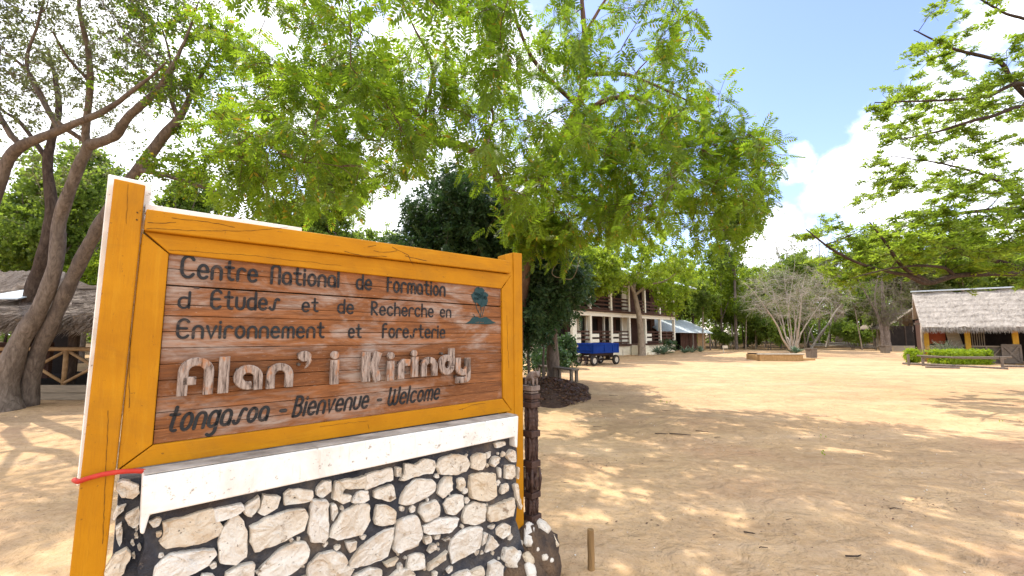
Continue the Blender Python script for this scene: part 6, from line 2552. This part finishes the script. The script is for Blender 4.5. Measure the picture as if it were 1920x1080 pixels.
def bare(paths, label):
    root = thing('leafless_tree', label, 'dead tree', (0, 0, 0), 0, 'bare stems leaning at the wood edge')
    wdl = Wood()
    for ctl in paths:
        c = catmull(ctl, .2)
        wdl.tube(c[:, :3], c[:, 3], 7)
    wdl.build('trunk', BARK_DRY, root)


YB = gp(1524, 654).y
bare([[P4(1520, 656, YB, .13), P4(1535, 630, YB, .11), P4(1553, 607, YB, .09), P4(1566, 585, YB, .07), P4(1578, 570, YB, .04), P4(1583, 555, YB, .015)],
      [P4(1530, 640, YB, .07), P4(1545, 622, YB + .2, .06), P4(1549, 610, YB + .3, .03)]], 'pale leafless stem leaning right behind the slatted bin')
bare([[P4(1549, 651, YB + .5, .09), P4(1555, 625, YB + .5, .07), P4(1560, 590, YB + .5, .04), P4(1557, 560, YB + .5, .02)]], 'thin upright leafless stem left of the thick smooth trunk')
bare([[P4(1512, 645, YB + 2, .07), P4(1518, 625, YB + 2, .06), P4(1525, 610, YB + 2, .03)]], 'short leaning bare stem behind the planter and bin')
for k in range(16):
    px = 1540 + 105 * rlg.random()
    g = gp(px, 651 + rlg.uniform(-2.0, 2.4))
    L = rlg.uniform(2.2, 5.0)
    a_ = rlg.uniform(-.25, .25)
    z = .08 + .42 * rlg.random() * max(0, 1 - abs(px - 1590) / 60)
    log([(g.x - L / 2, g.y - a_ * L, z + rlg.uniform(-.05, .12)), (g.x, g.y, z + rlg.uniform(0, .15)), (g.x + L / 2, g.y + a_ * L, max(.05, z + rlg.uniform(-.15, .12)))], rlg.uniform(.06, .12), .04,
        'bleached log lying in the heap before the thick smooth trunk', group='logs heaped at the wood edge')
for k, (x0_, x1_, py) in enumerate(((1395, 1470, 651), (1430, 1530, 648))):
    g0, g1 = gp(x0_, py), gp(x1_, py)
    log([g0 + Vector((0, 0, .5)), g0.lerp(g1, .5) + Vector((0, 0, .52)), g1 + Vector((0, 0, .5))], .06, .05, ('thin horizontal pole rail behind the dry tree', 'second horizontal pole rail farther back at the wood edge')[k], 'pole_rail')
# two little lamps on stakes
for (px, py, lab) in ((1357, 663, 'small white box lamp on a stake in the clearing right of the shed'), (1168, 667, 'short white stake by the front of the gallery building')):
    g = gp(px, py)
    st = thing('stake_lamp', lab, 'stake', g)
    mb = MB()
    mb.tube([(0, 0, -.05), (0, 0, .42)], .03, 7)
    mb.build('stake', RIMW, st)
    if px > 1300:
        mb = MB()
        mb.box((-.02, -.12, .42), (.30, .12, .62))
        mb.build('lamp_box', RIMW, st, bevel=.01)

# ------------------------------------------------------------------ twigs, stones and leaves lying on the sand
rtw = random.Random(44)
TW = [(1240, 814, 26, .012), (1275, 815, 40, .014), (1316, 809, 24, .010), (1388, 929, 24, .010), (1330, 925, 14, .008), (1135, 752, 26, .008), (1150, 742, 18, .008), (1405, 1000, 20, .009), (1600, 1043, 34, .010),
      (1680, 955, 22, .008), (1060, 905, 18, .007), (1250, 770, 18, .008), (1432, 1028, 16, .007), (1345, 820, 14, .008), (1480, 975, 18, .007), (1120, 800, 18, .007)]
for (px, py, w, r_) in TW:
    g = gp(px, py)
    L = w / F * g.y * .9
    r_ *= .6
    a_ = rtw.uniform(-.5, .5)
    d = Vector((cos(a_), sin(a_), 0)) * L / 2
    mb = MB()
    mb.tube([g - d + Vector((0, 0, r_)), g + Vector((rtw.uniform(-.02, .02), rtw.uniform(-.02, .02), r_ * 1.6)), g + d + Vector((0, 0, r_))], [r_, r_ * .9, r_ * .5], 6)
    tag(mb.build('fallen_twig', BARK_DARK, None, smooth=True), 'small dark twig lying on the sand right of the sign', 'twig', 'twigs scattered on the sand')
rgl = np.random.default_rng(19)
nl = 2400
pos = np.stack([rgl.uniform(-5, 12, nl), rgl.uniform(2.2, 15, nl) ** 1.0, rgl.uniform(.004, .012, nl)], -1)
cc = np.stack([rgl.uniform(-1, 11, 34), rgl.uniform(2.6, 13, 34)], -1)
sel = rgl.random(nl) < .55
pick = rgl.integers(0, 34, nl)
pos[sel, :2] = cc[pick[sel]] + rgl.normal(0, 1, (sel.sum(), 2)) * (.32, .13) * (.5 + (pick[sel] % 5)[:, None] * .3)
V = place(leaf1, pos, rgl.normal(0, 1, (nl, 3)) * (1, 1, .12), rgl.normal(0, .16, (nl, 3)) + (0, 0, 1), rgl.uniform(.010, .038, nl))
tag(quads_mesh('leaf_litter', V, LITTER), 'dry brown leaf scraps scattered over the sand', 'leaf litter', kind='stuff')
V = place(t_sprig(5, .3), pos[:16] + (0, 0, .01), rgl.normal(0, 1, (16, 3)) * (1, 1, .1), rgl.normal(0, .2, (16, 3)) + (0, 0, 1), rgl.uniform(.05, .09, 16))
tag(quads_mesh('green_leaf_litter', V, LEAF_LIME), 'a few fresh green leaves fallen on the sand', 'leaf litter', kind='stuff')
mb = MB()
for k in range(170):
    t = rtw.random()
    x, y = rtw.uniform(-.2, 7), rtw.uniform(2.2, 9)
    r_ = rtw.uniform(.003, .008) * (1.7 if x < 1 and y < 4 else 1)
    mb.ball((x, y, r_ * .4), r_, r_ * rtw.uniform(.6, 1), r_ * .6, 6, 4)
tag(mb.build('pebbles', STONE, None, smooth=True), 'pale pebbles strewn on the sand near the stone footing', 'pebbles', kind='stuff')
